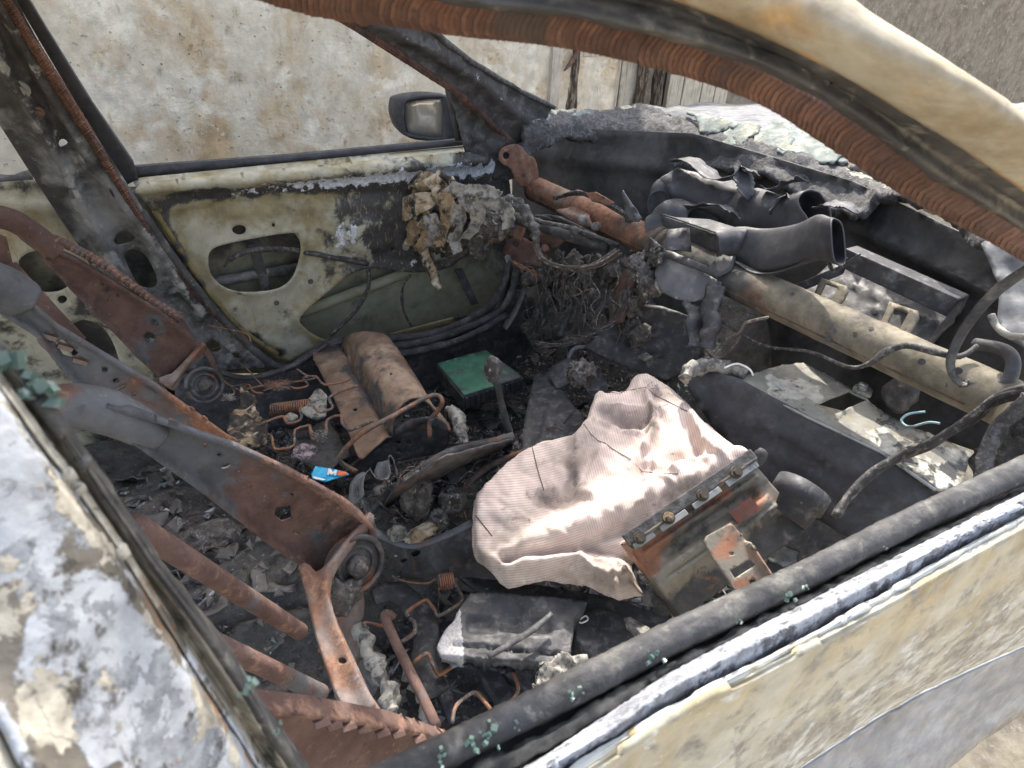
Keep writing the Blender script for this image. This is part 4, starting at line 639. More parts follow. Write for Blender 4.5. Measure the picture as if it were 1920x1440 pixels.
tube('cyan_wire', [(1735, 772, 'x', .97), (1705, 776, 'x', .96), (1690, 788, 'x', .95), (1705, 800, 'x', .94), (1740, 792, 'x', .94), (1762, 794, 'x', .94)], .0019, Mcyan, label='short bent cyan wire lying on the metal shelf', cat='wire')
tube('white_burnt_wire', [(1358, 690, 'z', .68), (1382, 682, 'z', .69), (1405, 692, 'z', .69), (1412, 704, 'z', .68)], .002, Mwhite, shelf)
for pts in ([(1348, 640), (1385, 625), (1400, 605), (1440, 595)], [(1355, 672), (1375, 650), (1388, 630)], [(1320, 655), (1345, 680), (1360, 695)]):
    tube('stray_wire', [P(*a, 'x', .97) for a in pts], .003, Mwire, car)

# ---- footwell wiring curtain and pedals area
def hang(n, x0, x1, y0, y1, L0, L1):
    L = []
    for i in range(n):
        u = rng.uniform(x0, x1); v = rng.uniform(y0, y1); l = rng.uniform(L0, L1); x = rng.uniform(.90, 1.02)
        q_ = cr([P(u, v, 'x', x), P(u+rng.normal(0, 9), v+l*.4, 'x', x-.01), P(u+rng.normal(0, 9), v+l*.75, 'x', x-.02), P(u+rng.normal(-8, 16), v+l, 'x', x-.03)], 5)
        L.append(tubeVF(q_, rng.uniform(.0006, .0016), 5))
    return merge(L)
V, Fc = hang(16, 1000, 1175, 470, 560, 30, 140); mk('hanging_wires', V, Fc, Mwire, car, kind='stuff')
V, Fc = hang(34, 980, 1200, 480, 590, 20, 110); mk('hanging_wires', V, Fc, Mwireb, car, kind='stuff')
strands('wire_bundle', [(1180, 545, 'x', .96), (1160, 590, 'x', .93), (1130, 620, 'x', .90), (1060, 645, 'x', .84), (1010, 648, 'x', .8)], 7, .007, .0013, Mwireb, car, .02)
tube('pedal_arm', [(1085, 520, 'x', 1.0), (1070, 580, 'x', 1.0), (1050, 630, 'x', .95)], .008, Mchar, car)
for i in range(60):
    c = P(rng.uniform(970, 1200), rng.uniform(480, 650), 'x', rng.uniform(1.0, 1.08)); V, Fc = lumpVF(c, rng.uniform(.012, .035, 3), sub=3, amp=.7, fs=2.5, seed=i+20)
    if i == 0: Ls = []
    Ls.append((V, Fc))
V, Fc = merge(Ls); mk('charred_clumps', V, Fc, Mcharlump, car, mask=mm(V, -.1, -.1), kind='stuff')
tube('bent_rod', [(1188, 622, 'z', .52), (1130, 648, 'z', .49), (1082, 652, 'z', .48), (1068, 668, 'z', .46), (1058, 708, 'z', .40)], .006, Mgrust, car, sm=6)
sheet('crumpled_panel', cr([(1030, 690), (1060, 675), (1110, 680), (1135, 705), (1138, 740), (1110, 745), (1085, 715), (1050, 730), (1035, 715)], 3, True), Surf((1030, 690, 'z', .44), (1130, 700, 'z', .44), (1080, 745, 'z', .40)), Mplas2, car, st=5, disp=lambda q: .03*fbm(np.column_stack([q/30, 0*q[:, 0]]), 1, 4), th=.006)
sheet('tunnel_cover', [(1003, 700), (1030, 695), (1060, 740), (1085, 770), (1105, 800), (1100, 850), (975, 850), (985, 780)], Surf((1010, 700, 'z', .40), (1090, 770, 'z', .42), (990, 850, 'z', .40), (1100, 850, 'z', .42)), Mplas2, car, st=6, disp=lambda q: ridge(q, [(1035, 750), (1015, 830)], 4, .008)+ridge(q, [(1055, 760), (1038, 830)], 3, .007)+.006*fbm(np.column_stack([q/26, 0*q[:, 0]]), 1, 3), th=.005)

# ---- gear lever, console frame
gl = tube('gear_lever', [(956, 815, 'z', .40), (945, 775, 'z', .46), (936, 735, 'z', .52), (930, 712, 'z', .555)], [.010, .0085, .008, .010], Mchar, car, rough=.002)
c = P(924, 692, 'z', .585); V, Fc = lumpVF((0, 0, 0), (.021, .021, .034), sub=4, amp=.25, fs=1.5, seed=4); mk('gear_knob', V+c, Fc, Mcharlump, gl, mask=mm(V, .1, -.12))
con = tube('console_frame', [(962, 820, 'z', .42), (900, 835, 'z', .42), (840, 850, 'z', .42), (790, 878, 'z', .41), (740, 915, 'z', .40), (700, 955, 'z', .38), (690, 985, 'z', .37)], [.013, .012, .010, .009, .008, .008], Mchar, car, seg=12, rough=.002, maskf=lambda V: np.tile([0, -.1, .12], (len(V), 1)))
sheet('console_side', [(962, 825), (962, 850), (900, 865), (860, 880), (800, 950), (745, 975), (700, 975), (735, 925), (790, 884), (840, 856), (900, 840)], Surf((960, 830, 'z', .41), (700, 960, 'z', .37), (860, 885, 'z', .34)), Mchar, con, st=8, th=.004, mask=lambda q: np.tile([0, -.1, .08], (len(q), 1)), rough=.005)
tube('handbrake_rod', [(1010, 838, 'z', .45), (950, 858, 'z', .42), (900, 885, 'z', .40), (865, 925, 'z', .38), (855, 960, 'z', .36)], [.006, .007, .009, .010], Mchar, car, rough=.003, maskf=lambda V: np.tile([0, -.1, .3], (len(V), 1)))
lip = tube('bracket_lip', [(690, 990, 'z', .40), (725, 1008, 'z', .39), (765, 1022, 'z', .385), (805, 1016, 'z', .39), (850, 998, 'z', .395), (888, 978, 'z', .40)], .009, Mgrust, car, flatten=.55)
sheet('rail_side', [(690, 1000), (765, 1028), (805, 1022), (890, 985), (1000, 1000), (1020, 1090), (880, 1110), (760, 1080), (690, 1070)], Surf((700, 1000, 'z', .38), (880, 985, 'z', .39), (760, 1090, 'z', .27), (1000, 1080, 'z', .30)), Mchar, car, holes=[ell(780, 1038, 9, 5, -20), ell(757, 1051, 6, 4, -20), ell(718, 1045, 5, 4), ell(745, 1075, 4, 3)], st=8, th=.004, rough=.002, disp=lambda q: ridge(q, [(740, 1085), (900, 1040)], 5, .008), mask=lambda q: np.tile([0, -.2, .05], (len(q), 1)))

# ---- front seats: shared builder for the side plates
def member(name, out, S, m, parent, flange, holes=(), st=7, fl=.022, mask=None, wd=9, **k):
    return sheet(name, out, S, m, parent, holes=holes, st=st, th=.004, rough=.0015, disp=lambda q: ridge(q, flange[0], wd, fl)+(ridge(q, flange[1], wd*.8, fl*.8) if len(flange) > 1 else 0), mask=mask, **k)
def const(*c): return lambda q: np.tile(c, (len(q), 1))
def recliner(c, n, R, parent, m=Mchar, teeth=False):
    c = np.array(c, float); n = np.array(n, float)/np.linalg.norm(n); L = [discVF(c, n, R, .006, 26)]
    t = np.linspace(0, 2*math.pi, 27); a = np.cross(n, [0, 0, 1]); a /= np.linalg.norm(a); b = np.cross(n, a)
    L.append(tubeVF([c+n*.008+R*.93*(math.cos(k)*a+math.sin(k)*b) for k in t], .005, 8)); L.append(tubeVF([c+n*.006+R*.62*(math.cos(k)*a+math.sin(k)*b) for k in t], .004, 8))
    L.append(discVF(c+n*.012, n, R*.36, .010, 16)); V, Fc = merge(L); r = mk('recliner_disc', V, Fc, m, parent, mask=np.tile([0, -.1, .16], (len(V), 1)))
    V, Fc = lumpVF(c+n*.022, (R*.25,)*3, sub=3, amp=.5, seed=R*100); mk('hub', V, Fc, Mcharlump, parent); return r
# passenger seat (near)
SCm = Surf((240, 780, 'y', -.15), (690, 975, 'y', -.135), (570, 1055, 'y', -.14), (430, 880, 'y', -.145))
seatP = member('front_seat', [(192, 742), (240, 748), (300, 768), (433, 815), (533, 861), (640, 922), (668, 945), (690, 972), (664, 1008), (630, 1050), (612, 1075), (590, 1070), (573, 1060), (500, 1010), (437, 962), (383, 917), (300, 857), (236, 812), (215, 790)],
    SCm, Mrust, car, ([(200, 746), (300, 775), (433, 823), (533, 869), (640, 931), (690, 980)], [(236, 808), (300, 853), (383, 912), (500, 1005), (590, 1066)]), holes=[[(518, 952), (545, 948), (548, 972), (528, 978), (514, 966)], ell(412, 853, 5, 4), ell(385, 834, 4, 4), ell(424, 874, 10, 4, -20), ell(556, 1000, 6, 4), ell(548, 928, 4, 3), ell(448, 884, 3, 2)], wd=11, fl=.028,
    mask=lambda q: np.stack([.22*np.exp(-(dseg(q, [(433, 817), (690, 970)])/12)**2)+.2*np.clip((q[:, 0]-560)/80, 0, 1), .50*np.clip((470-q[:, 0])/90, 0, 1)*(.6+.4*(dseg(q, [(240, 808), (500, 1008)]) > 12)), 0*q[:, 0]], 1))
tag(seatP, label='nearer front seat frame of rusted brown steel')
tube('top_tube', [(60, 800, 'y', -.20), (105, 768, 'y', -.17), (150, 762, 'y', -.155), (200, 772, 'y', -.15), (262, 800, 'y', -.15), (300, 822, 'y', -.15)], [.027, .027, .027, .028, .025, .016], Mgrust, seatP, seg=22, maskf=lambda V: np.stack([.40*np.exp(-((V[:, 2]-V[:, 2].max())/.02)**2), 0*V[:, 0], 0*V[:, 0]], 1))
SY = Surf((690, 965, 'y', -.135), (600, 1080, 'y', -.21), (650, 1250, 'y', -.34), (690, 1330, 'y', -.40), (620, 1060, 'y', -.20), (720, 1300, 'y', -.38))
ybr = sheet('recliner_bracket', cr([(563, 1060), (580, 1058), (592, 1072), (612, 1056), (640, 1018), (670, 982), (690, 962), (700, 980), (668, 1018), (636, 1062), (622, 1092), (620, 1130), (636, 1175), (662, 1230), (694, 1300), (720, 1345), (680, 1352), (640, 1315), (618, 1262), (594, 1190), (576, 1110)], 2, True), SY, Mrusto, seatP, holes=[ell(637, 1243, 3, 7, -35)], st=5, th=.006, disp=lambda q: ridge(q, [(690, 972), (648, 1020), (612, 1070), (604, 1110), (622, 1180), (652, 1260), (690, 1330)], 9, .018)-ridge(q, [(690, 974), (650, 1022), (616, 1074), (612, 1120), (640, 1200)], 3, .006), mask=lambda q: np.stack([.2*np.exp(-(dseg(q, [(600, 1100), (640, 1260)])/14)**2), .12+0*q[:, 0], 0*q[:, 0]], 1))
sheet('recliner_strap', cr([(690, 965), (700, 985), (710, 1020), (712, 1060), (707, 1083), (700, 1070), (701, 1030), (692, 998), (682, 980)], 2, True), Surf((690, 970, 'y', -.14), (710, 1070, 'y', -.17), (690, 1070, 'y', -.17)), Mrust, seatP, st=5, th=.007)
recliner(P(664, 1056, 'y', -.185), (.2, -1, .35), .052, seatP)
lump('charred_clump', P(640, 1115, 'y', -.21), (.03, .03, .03), Mcharlump, seatP, amp=.7, seed=9)
sheet('side_plate', cr([(612, 1095), (650, 1088), (682, 1110), (684, 1160), (670, 1178), (690, 1230), (712, 1300), (724, 1336), (700, 1338), (680, 1300), (650, 1230), (625, 1160)], 2, True), Surf((620, 1100, 'y', -.13), (680, 1120, 'y', -.11), (710, 1320, 'y', -.22)), Mrusto, seatP, st=6, th=.005, rough=.003, mask=const(.0, .25, 0))
SDm = Surf((480, 1290, 'y', -.60), (840, 1370, 'y', -.565), (640, 1440, 'y', -.60))
md = sheet('outer_side_frame', [(440, 1285), (480, 1291), (560, 1300), (640, 1314), (723, 1330), (790, 1350), (845, 1368), (846, 1380), (790, 1420), (760, 1480), (440, 1480)], SDm, Mrust, seatP, st=7, th=.004, disp=lambda q: ridge(q, [(470, 1310), (560, 1320), (640, 1334), (723, 1348), (830, 1372)], 11, .020), mask=lambda q: np.stack([.3*np.exp(-(dseg(q, [(500, 1312), (640, 1332), (830, 1372)])/14)**2), .0*q[:, 0], 0*q[:, 0]], 1))
for i, (u, v) in enumerate(((575, 1328), (598, 1334), (625, 1336), (655, 1342), (690, 1350), (720, 1352), (760, 1362), (790, 1368))):
    c = SDm.pt([(u, v)])[0]; n = SDm.nrm([(u, v)])[0]; V, Fc = boxVF(c+n*.021, (.006, 0, -.002), (0, .002, .001), n*.002); mk('tab', V, Fc, Mrust, seatP, smooth=False)
for a, b in (((250, 985), (562, 1184)), ((400, 1205), (602, 1300))):
    A, B = P(*a, 'y', -.42), P(*b, 'y', -.33 if b[1] < 1200 else -.40); n = B-A; n /= np.linalg.norm(n); V, Fc = tubeVF([A]+[A+(B-A)*t for t in np.linspace(.02, 1, 20)]+[B+n*.004, B+n*.006], [.0115]*21+[.009, .004], 18); mk('headrest_rod', V, Fc, Mrust, seatP, mask=np.tile([.12, 0, 0], (len(V), 1)))
# seat base wires
SEATZ = .33
def wire(pts, r=.0028, m=Mwire, parent=seatP, z=SEATZ, name='spring_wire', sm=3): return tube(name, [P(a[0], a[1], 'z', a[2] if len(a) > 2 else z) for a in pts], r, m, parent, seg=7, sm=sm, maskf=lambda V: np.stack([.25+.4*fbm(V, 30, 2), 0*V[:, 0], 0*V[:, 0]], 1))
def z5(*pts): return [(560+a*320/1355, 960+b*340/1440) for a, b in pts]
wire(z5((870, 830), (865, 790), (990, 705), (1030, 710), (1080, 780), (1110, 825), (1230, 760), (1300, 690), (1240, 560), (1260, 530)), .0034)
wire(z5((690, 930), (660, 905), (540, 880), (525, 900), (580, 1040), (570, 1065), (510, 1070), (450, 960)), .0032)
wire(z5((815, 1030), (890, 985), (925, 940), (915, 870), (880, 850)), .0042)
wire(z5((905, 1200), (1010, 1125), (1040, 1150), (1090, 1260), (1120, 1290), (1200, 1240), (1270, 1190)), .004)
wire([(848, 1355), (856, 1322), (888, 1298), (900, 1306), (920, 1330)], .0034); wire([(960, 1255), (972, 1292), (955, 1318), (935, 1332)], .0034); wire([(1078, 1178), (1095, 1212), (1112, 1222), (1150, 1195), (1170, 1178)], .0034)
wire([(735, 1080), (760, 1090), (800, 1094), (815, 1086)], .002)
wire([(712, 1355), (722, 1345), (728, 1350)], .003)
rod = tube('seat_rod', [(738, 1162, 'z', .36), (728, 1152, 'z', .365), (722, 1158, 'z', .37), (740, 1200, 'z', .37), (770, 1262, 'z', .37), (795, 1312, 'z', .37), (818, 1362, 'z', .37)], .0085, Mrust, seatP, seg=12)
tube('ash_crust', [P(*a, 'z', .35) for a in ((668, 1178), (690, 1210), (712, 1262), (728, 1310), (738, 1335))], [.007, .011, .013, .014, .010], Mlghtfoam, seatP, rough=.02, rs=70, seg=14, sm=8)
tube('ash_crust', [P(*a, 'z', .345) for a in ((755, 1242), (775, 1285), (800, 1330), (815, 1355))], [.005, .009, .010, .006], Mlghtfoam, seatP, rough=.016, rs=90, seg=12, sm=8)
def coil(name, a, b, r, turns, m, parent, wr=.0016):
    A, B = P(*a), P(*b); ax = B-A; L = np.linalg.norm(ax); ax /= L; u = np.cross(ax, [0, 0, 1]); u /= np.linalg.norm(u); v = np.cross(ax, u); t = np.linspace(0, 1, turns*14)
    q_ = A+np.outer(t*L, ax)+r*(np.outer(np.cos(t*turns*2*math.pi), u)+np.outer(np.sin(t*turns*2*math.pi), v)); V, Fc = tubeVF(q_, wr, 6); return mk(name, V, Fc, m, parent, mask=np.tile([.3, 0, 0], (len(V), 1)))
coil('coil_spring', (822, 1092, 'z', .36), (850, 1088, 'z', .36), .014, 7, Mwire, seatP)
tube('curved_channel', [P(*a, 'z', .30) for a in ((700, 1120), (740, 1110), (780, 1140), (800, 1180), (795, 1240), (820, 1300))], [.020, .024, .026, .024, .022, .022], Mplas2, car, flatten=.4, seg=14, rough=.004)
for a, b, w_ in (((790, 1180), (850, 1340), .022), ((860, 1180), (960, 1330), .030), ((930, 1230), (1060, 1330), .030)):
    A, B = P(*a, 'z', .24), P(*b, 'z', .24); V, Fc = boxVF((A+B)/2, (B-A)/2, (w_*.6, w_*.5, 0), (0, 0, .012)); mk('seat_rail', V, Fc, Mplas2, car, smooth=False, bev=.004)

# driver seat (far)
SAm = Surf((80, 480, 'y', .60), (377, 643, 'y', .605), (300, 705, 'y', .605))
seatD = member('front_seat', [(20, 430), (70, 445), (143, 478), (187, 505), (300, 575), (345, 600), (367, 636), (380, 645), (350, 672), (318, 705), (307, 712), (293, 700), (253, 667), (207, 613), (133, 543), (83, 482), (40, 450)], SAm, Mrust, car, ([(60, 446), (143, 484), (300, 583), (372, 645)], [(83, 484), (207, 611), (300, 703)]), holes=[cr([(269, 630), (280, 623), (292, 630), (288, 642), (274, 643)], 2, True), ell(292, 605, 4, 7, -40), ell(200, 545, 7, 3, -30), ell(193, 533, 3, 2), ell(206, 563, 2, 2), ell(222, 555, 2, 2)], st=6, wd=7, fl=.02, mask=const(-.06, 0, 0))
tag(seatD, label='farther front seat frame with tan scorched seat pan')
tube('top_tube', [(-40, 402, 'y', .56), (5, 408, 'y', .58), (40, 422, 'y', .59), (90, 458, 'y', .60), (112, 472, 'y', .60)], .022, Mrust, seatD, seg=18, maskf=const(-.1, 0, 0))
serr = serrated('serrated_edge', [(100, 448), (143, 468), (200, 500), (260, 545), (310, 580), (343, 600)], [6, 6, 6], SAm, seatD, period=11, notch=.35, m=Mrust, lift=.013)
SYd = Surf((378, 643, 'y', .60), (310, 715, 'y', .56), (412, 735, 'y', .57))
sheet('recliner_bracket', cr([(378, 640), (388, 652), (372, 672), (345, 700), (330, 732), (305, 720), (300, 708), (322, 700), (348, 672), (365, 652)], 2, True), SYd, Mrusto, seatD, st=4, th=.005, disp=lambda q: ridge(q, [(380, 645), (345, 685), (318, 722)], 5, .012), mask=const(-.1, .1, 0))
sheet('recliner_strap', cr([(384, 648), (396, 662), (408, 690), (414, 738), (406, 745), (400, 720), (396, 690), (386, 668), (378, 658)], 2, True), SYd, Mrust, seatD, st=4, th=.006)
recliner(P(382, 722, 'y', .55), (.2, -1, .4), .045, seatD)
SBm = Surf((0, 545, 'y', .15), (187, 690, 'y', .145), (440, 820, 'y', .14))
member('inner_side_frame', [(-60, 470), (0, 512), (45, 543), (110, 600), (187, 648), (283, 705), (367, 765), (445, 822), (470, 850), (420, 850), (300, 810), (207, 760), (150, 724), (110, 680), (67, 624), (0, 582), (-60, 545)], SBm, Mgrust, seatD, ([(-60, 476), (45, 549), (110, 606), (187, 655), (283, 712), (367, 772), (445, 828)], [(0, 578), (67, 620), (110, 676), (150, 720), (215, 752)]), holes=[[(84, 628), (98, 622), (108, 632), (96, 640)], [(104, 642), (116, 636), (148, 662), (138, 672), (118, 664)], [(142, 672), (154, 668), (162, 678), (150, 684)], ell(197, 693, 6, 5), ell(218, 714, 7, 5), ell(227, 727, 12, 3, -28), ell(252, 739, 3, 3)], wd=9, fl=.024,
    mask=lambda q: np.stack([.42*np.clip((q[:, 0]-270)/110, 0, 1)+.12*np.exp(-(dseg(q, [(187, 650), (445, 822)])/7)**2)+.28*np.exp(-(np.hypot(q[:, 0]-255, q[:, 1]-718)/16)**2), 0*q[:, 0], 0*q[:, 0]], 1))
for (u, v) in ((92, 630), (122, 650), (150, 676)):
    c = SBm.pt([(u, v)])[0]; V, Fc = boxVF(c, (.008, 0, -.006), (0, .006, 0), (.002, 0, .003)); mk('tab', V, Fc, Mrusto, seatD, smooth=False)
tube('top_tube', [(-50, 520, 'y', .10), (0, 535, 'y', .13), (40, 560, 'y', .145)], .03, Mgrust, seatD, seg=18)
tube('back_rod', [(18, 498, 'y', .30), (60, 545, 'y', .28), (150, 640, 'y', .26)], .011, Mrust, seatD, seg=12, sm=0)
sheet('back_plate', [(0, 440), (12, 445), (30, 520), (18, 525), (-20, 500), (-20, 440)], flat('y', .32), Mrust, seatD, st=8)
# seat pan: flat plate + raised block + dark end cap
SPn = Surf((600, 660, 'z', .42), (740, 700, 'z', .42), (690, 850, 'z', .40), (840, 800, 'z', .41))
def hump(q):
    n_ = np.array([-190., 105.]); n_ /= np.linalg.norm(n_); a = (q-[640, 640]) @ n_; t = np.clip(-a/88, 0, 1); return .070*np.sqrt(np.clip(1-(2*t-1)**2, 0, 1))**.8*(a < 0)*np.clip((q[:, 1]-634)/22, 0, 1)**.5 - .012*np.exp(-((a-2)/5)**2)
pan = sheet('seat_pan', cr([(587, 668), (600, 648), (625, 637), (655, 632), (700, 638), (735, 668), (775, 718), (815, 762), (842, 795), (843, 808), (828, 792), (798, 783), (762, 795), (722, 822), (695, 845), (674, 858), (655, 815), (625, 745)], 3, True), SPn, Mpan, seatD, holes=[ell(666, 768, 4, 3), ell(738, 742, 3, 2)], st=4.5, th=.005, rough=.003,
      disp=lambda q: hump(q)+.006*fbm(np.column_stack([q/45, 0*q[:, 0]]), 1, 4)*(q[:, 1] < 730)-ridge(q, [(610, 650), (660, 640), (715, 655)], 10, .008), mask=lambda q: np.stack([.46*np.exp(-(dseg(q, [(715, 700), (780, 790)])/34)**2)*(q[:, 1] > 655)+.2*np.exp(-(dseg(q, [(620, 690), (650, 700)])/20)**2), .30*np.exp(-(dseg(q, [(600, 650), (655, 638), (700, 645)])/16)**2)+.35*np.exp(-(dseg(q, [(650, 690), (735, 805)])/9)**2)+.2*np.exp(-(dseg(q, [(680, 700), (745, 712)])/9)**2), 0*q[:, 0]], 1))
SCp = Surf((700, 870, 'z', .30), (800, 780, 'z', .45), (840, 830, 'z', .36), (640, 885, 'z', .33))
sheet('pan_side', cr([(640, 888), (680, 850), (720, 818), (760, 792), (798, 780), (828, 788), (843, 808), (838, 838), (815, 852), (760, 862), (700, 880), (660, 895)], 3, True), SCp, Mchar, seatD, holes=[ell(747, 830, 4, 3), ell(767, 830, 4, 3), ell(724, 831, 3, 2), ell(747, 846, 4, 3), ell(710, 842, 3, 2), ell(748, 858, 5, 3)], st=5, th=.005, disp=lambda q: ridge(q, [(640, 886), (720, 820), (800, 782), (840, 808)], 5, .008), mask=const(0, -.1, .12))
wireD = lambda pts, r=.0025, z=.42, nm='spring_wire': wire(pts, r, Mwire, seatD, z, nm)
wireD([(668, 884, .38), (640, 868, .41), (640, 850, .44), (680, 812, .50), (740, 778, .52), (800, 745, .52), (822, 742, .52), (829, 754, .51), (820, 772, .48), (806, 790, .45), (806, 820, .42)], .0055, .5, 'bent_frame_tube')
def z6(*pts): return [(360+a*.1806, 640+b*.1806) for a, b in pts]
wireD(z6((190, 95), (490, 5))); wireD(z6((170, 110), (90, 210), (100, 250), (430, 480), (530, 500), (740, 460), (1020, 430)))
wireD(z6((280, 160), (350, 150), (520, 240), (740, 470)), .002); wireD(z6((420, 470), (580, 450), (610, 490), (650, 530), (740, 540)), .003)
wireD(z6((1010, 430), (1260, 390), (1250, 370), (1150, 380), (1200, 440), (1190, 470), (1080, 490), (1020, 470)), .003)
wireD(z6((1090, 290), (1200, 360), (1290, 365), (1380, 450), (1600, 410), (1650, 380)), .003, .44); wireD(z6((1720, 465), (1560, 510), (1430, 580), (1430, 620), (1460, 680), (1430, 710), (1330, 735), (1270, 690)), .0035, .44)
wireD(z6((720, 855), (930, 780), (970, 820), (1000, 850), (1100, 830), (1140, 780), (1120, 700), (1210, 660)), .0035); wireD(z6((740, 980), (820, 975), (850, 1090), (890, 1120), (1060, 1080), (1070, 920), (1230, 870)), .003)
wireD(z6((1220, 870), (1250, 1000), (1290, 1010), (1390, 960), (1400, 820), (1540, 770), (1560, 850), (1620, 915), (1680, 910), (1880, 820)), .0038)
wireD(z6((110, 180), (95, 100), (0, 330), (120, 450)), .0022); wireD(z6((140, 410), (200, 500), (270, 590), (440, 540), (400, 480)), .0026)
wireD([(470, 640, .55), (452, 622, .55), (340, 600, .56), (310, 570, .57), (308, 555, .58)], .0016)
coil('coil_spring', (508, 768, 'z', .40), (582, 758, 'z', .42), .013, 17, Mwire, seatD, .0022)
# woven remnants caught on the wires
for (u, v, rx, ry, nn) in ((520, 722, 26, 11, 60), (428, 745, 14, 7, 26), (600, 818, 16, 12, 26)):
    L = []
    for i in range(nn):
        a = rng.uniform(0, 6.28); p0 = (u+rx*math.cos(a)*rng.uniform(.6, 1), v+ry*math.sin(a)); p1 = (u-rx*math.cos(a+rng.normal(0, .7)), v-ry*math.sin(a+rng.normal(0, .7))); z = .43+rng.uniform(-.006, .01); L.append(tubeVF(cr([P(*p0, 'z', z), P((p0[0]+p1[0])/2, (p0[1]+p1[1])/2, 'z', z+.008), P(*p1, 'z', z)], 4), .0009, 4))
    V, Fc = merge(L); mk('charred_weave', V, Fc, Mrusto if nn > 50 else Mlghtfoam, seatD)
for i, (pts, amp) in enumerate((([(455, 745), (462, 735), (472, 752), (482, 757), (478, 770), (492, 790), (502, 815), (496, 842), (462, 850), (432, 830), (432, 800), (448, 775)], .03),)):
    sheet('scorched_foam', cr(pts, 3, True), flat('z', .40), Mmelt, seatD, st=4, jit=1, disp=lambda q: .02+amp*fbm(np.column_stack([q/22, 0*q[:, 0]]), 1, 5), th=.01, mask=const(0, .16, 0))
sheet('melted_foam', cr([(580, 752), (590, 738), (602, 736), (612, 748), (615, 775), (610, 792), (590, 797), (572, 788), (566, 778), (578, 770)], 3, True), flat('z', .405), Mlghtfoam, seatD, st=4, disp=lambda q: .015+.022*fbm(np.column_stack([q/24, 0*q[:, 0]]), 1, 3), th=.006)
sheet('melted_foam', cr([(536, 788), (548, 780), (560, 786), (554, 794), (540, 796)], 3, True), flat('z', .405), Mlghtfoam, seatD, st=4, disp=lambda q: .01+.01*fbm(np.column_stack([q/12, 0*q[:, 0]]), 1, 3), th=.006)
sheet('seat_tray', [(538, 800), (580, 805), (620, 790), (660, 850), (600, 890), (560, 860)], flat('z', .36), Mfloor, seatD, st=6, rough=.02)

# ================================================================== LOOSE THINGS
# green board on its charred case
gbx = thing('circuit_box', 'square green circuit board on a charred black case lying in the footwell', 'circuit board', tuple(P(895, 720, 'z', .30)-[0, 0, .02]))
gq = np.array([P(817, 681, 'z', .345), P(912, 654, 'z', .345), P(984, 707, 'z', .345), P(867, 744, 'z', .345)]); cc = gq.mean(0)
def prism(q_, z0, z1, n=1): 
    V = np.concatenate([q_*[1, 1, 0]+[0, 0, z0], q_*[1, 1, 0]+[0, 0, z1]]); m = len(q_); return V, [tuple(range(m))[::-1], tuple(range(m, 2*m))]+[(i, (i+1) % m, m+(i+1) % m, m+i) for i in range(m)]
V, Fc = prism(gq, .30, .343); mk('case', V, Fc, Mchar, gbx, smooth=False, bev=.003)
sheet('board', [(820, 681), (910, 656), (972, 700), (978, 707), (870, 741)], flat('z', .348), Mgreen, gbx, st=7, th=.003, rough=.001, mask=lambda q: np.stack([.5*np.clip((q[:, 0]-925)/25, 0, 1)+.10*np.exp(-(dseg(q, [(820, 681), (870, 741), (978, 707)])/7)**2), 0*q[:, 0], 0*q[:, 0]], 1))
for t in np.linspace(.06, .94, 12):
    c = gq[3]+(gq[2]-gq[3])*t; V, Fc = boxVF(c*[1, 1, 0]+[0, 0, .322], (.004, .001, 0), (.001, .0045, 0), (0, 0, .018)); mk('pin', V, Fc, Mplas2, gbx, smooth=False)

# airbag cushion with its housing
ab = thing('airbag_module', 'deployed pale pink striped airbag cushion with its rusted steel housing', 'airbag', tuple(P(1150, 1000, 'z', .45)-[0, 0, .05]))
SCl = Surf((885, 960, 'z', .46), (1200, 1105, 'z', .47), (1200, 700, 'z', .60), (1395, 850, 'z', .62), (1080, 810, 'z', .54), (1000, 900, 'z', .50))
clo = [(1207, 688), (1222, 692), (1250, 712), (1285, 738), (1312, 772), (1345, 800), (1385, 838), (1420, 862), (1400, 900), (1300, 960), (1215, 1020), (1180, 1045), (1196, 1092), (1205, 1108), (1190, 1110), (1160, 1117), (1128, 1106), (1095, 1090), (1040, 1083), (1000, 1084), (950, 1096), (925, 1078), (900, 1056), (882, 1030), (880, 985), (882, 930), (900, 905), (930, 870), (965, 838), (1005, 818), (1050, 806), (1082, 800), (1096, 782), (1112, 745), (1125, 732), (1160, 726), (1178, 712), (1190, 694)]
def gs(q, cx, cy, sx, sy, an=0):
    a = R_(an); x = (q[:, 0]-cx)*math.cos(a)+(q[:, 1]-cy)*math.sin(a); y = -(q[:, 0]-cx)*math.sin(a)+(q[:, 1]-cy)*math.cos(a); return np.exp(-(x/sx)**2-(y/sy)**2)
def step(q, line, side, wd):   # one-sided fold edge: smooth step across a line
    a, b = np.array(line[0], float), np.array(line[1], float); t = b-a; L = np.linalg.norm(t); t /= L; s = (q-a) @ np.array([-t[1], t[0]])*side; al = (q-a) @ t; return 1/(1+np.exp(-s/wd))*1/(1+np.exp(-(al)/14))*1/(1+np.exp((al-L)/14))
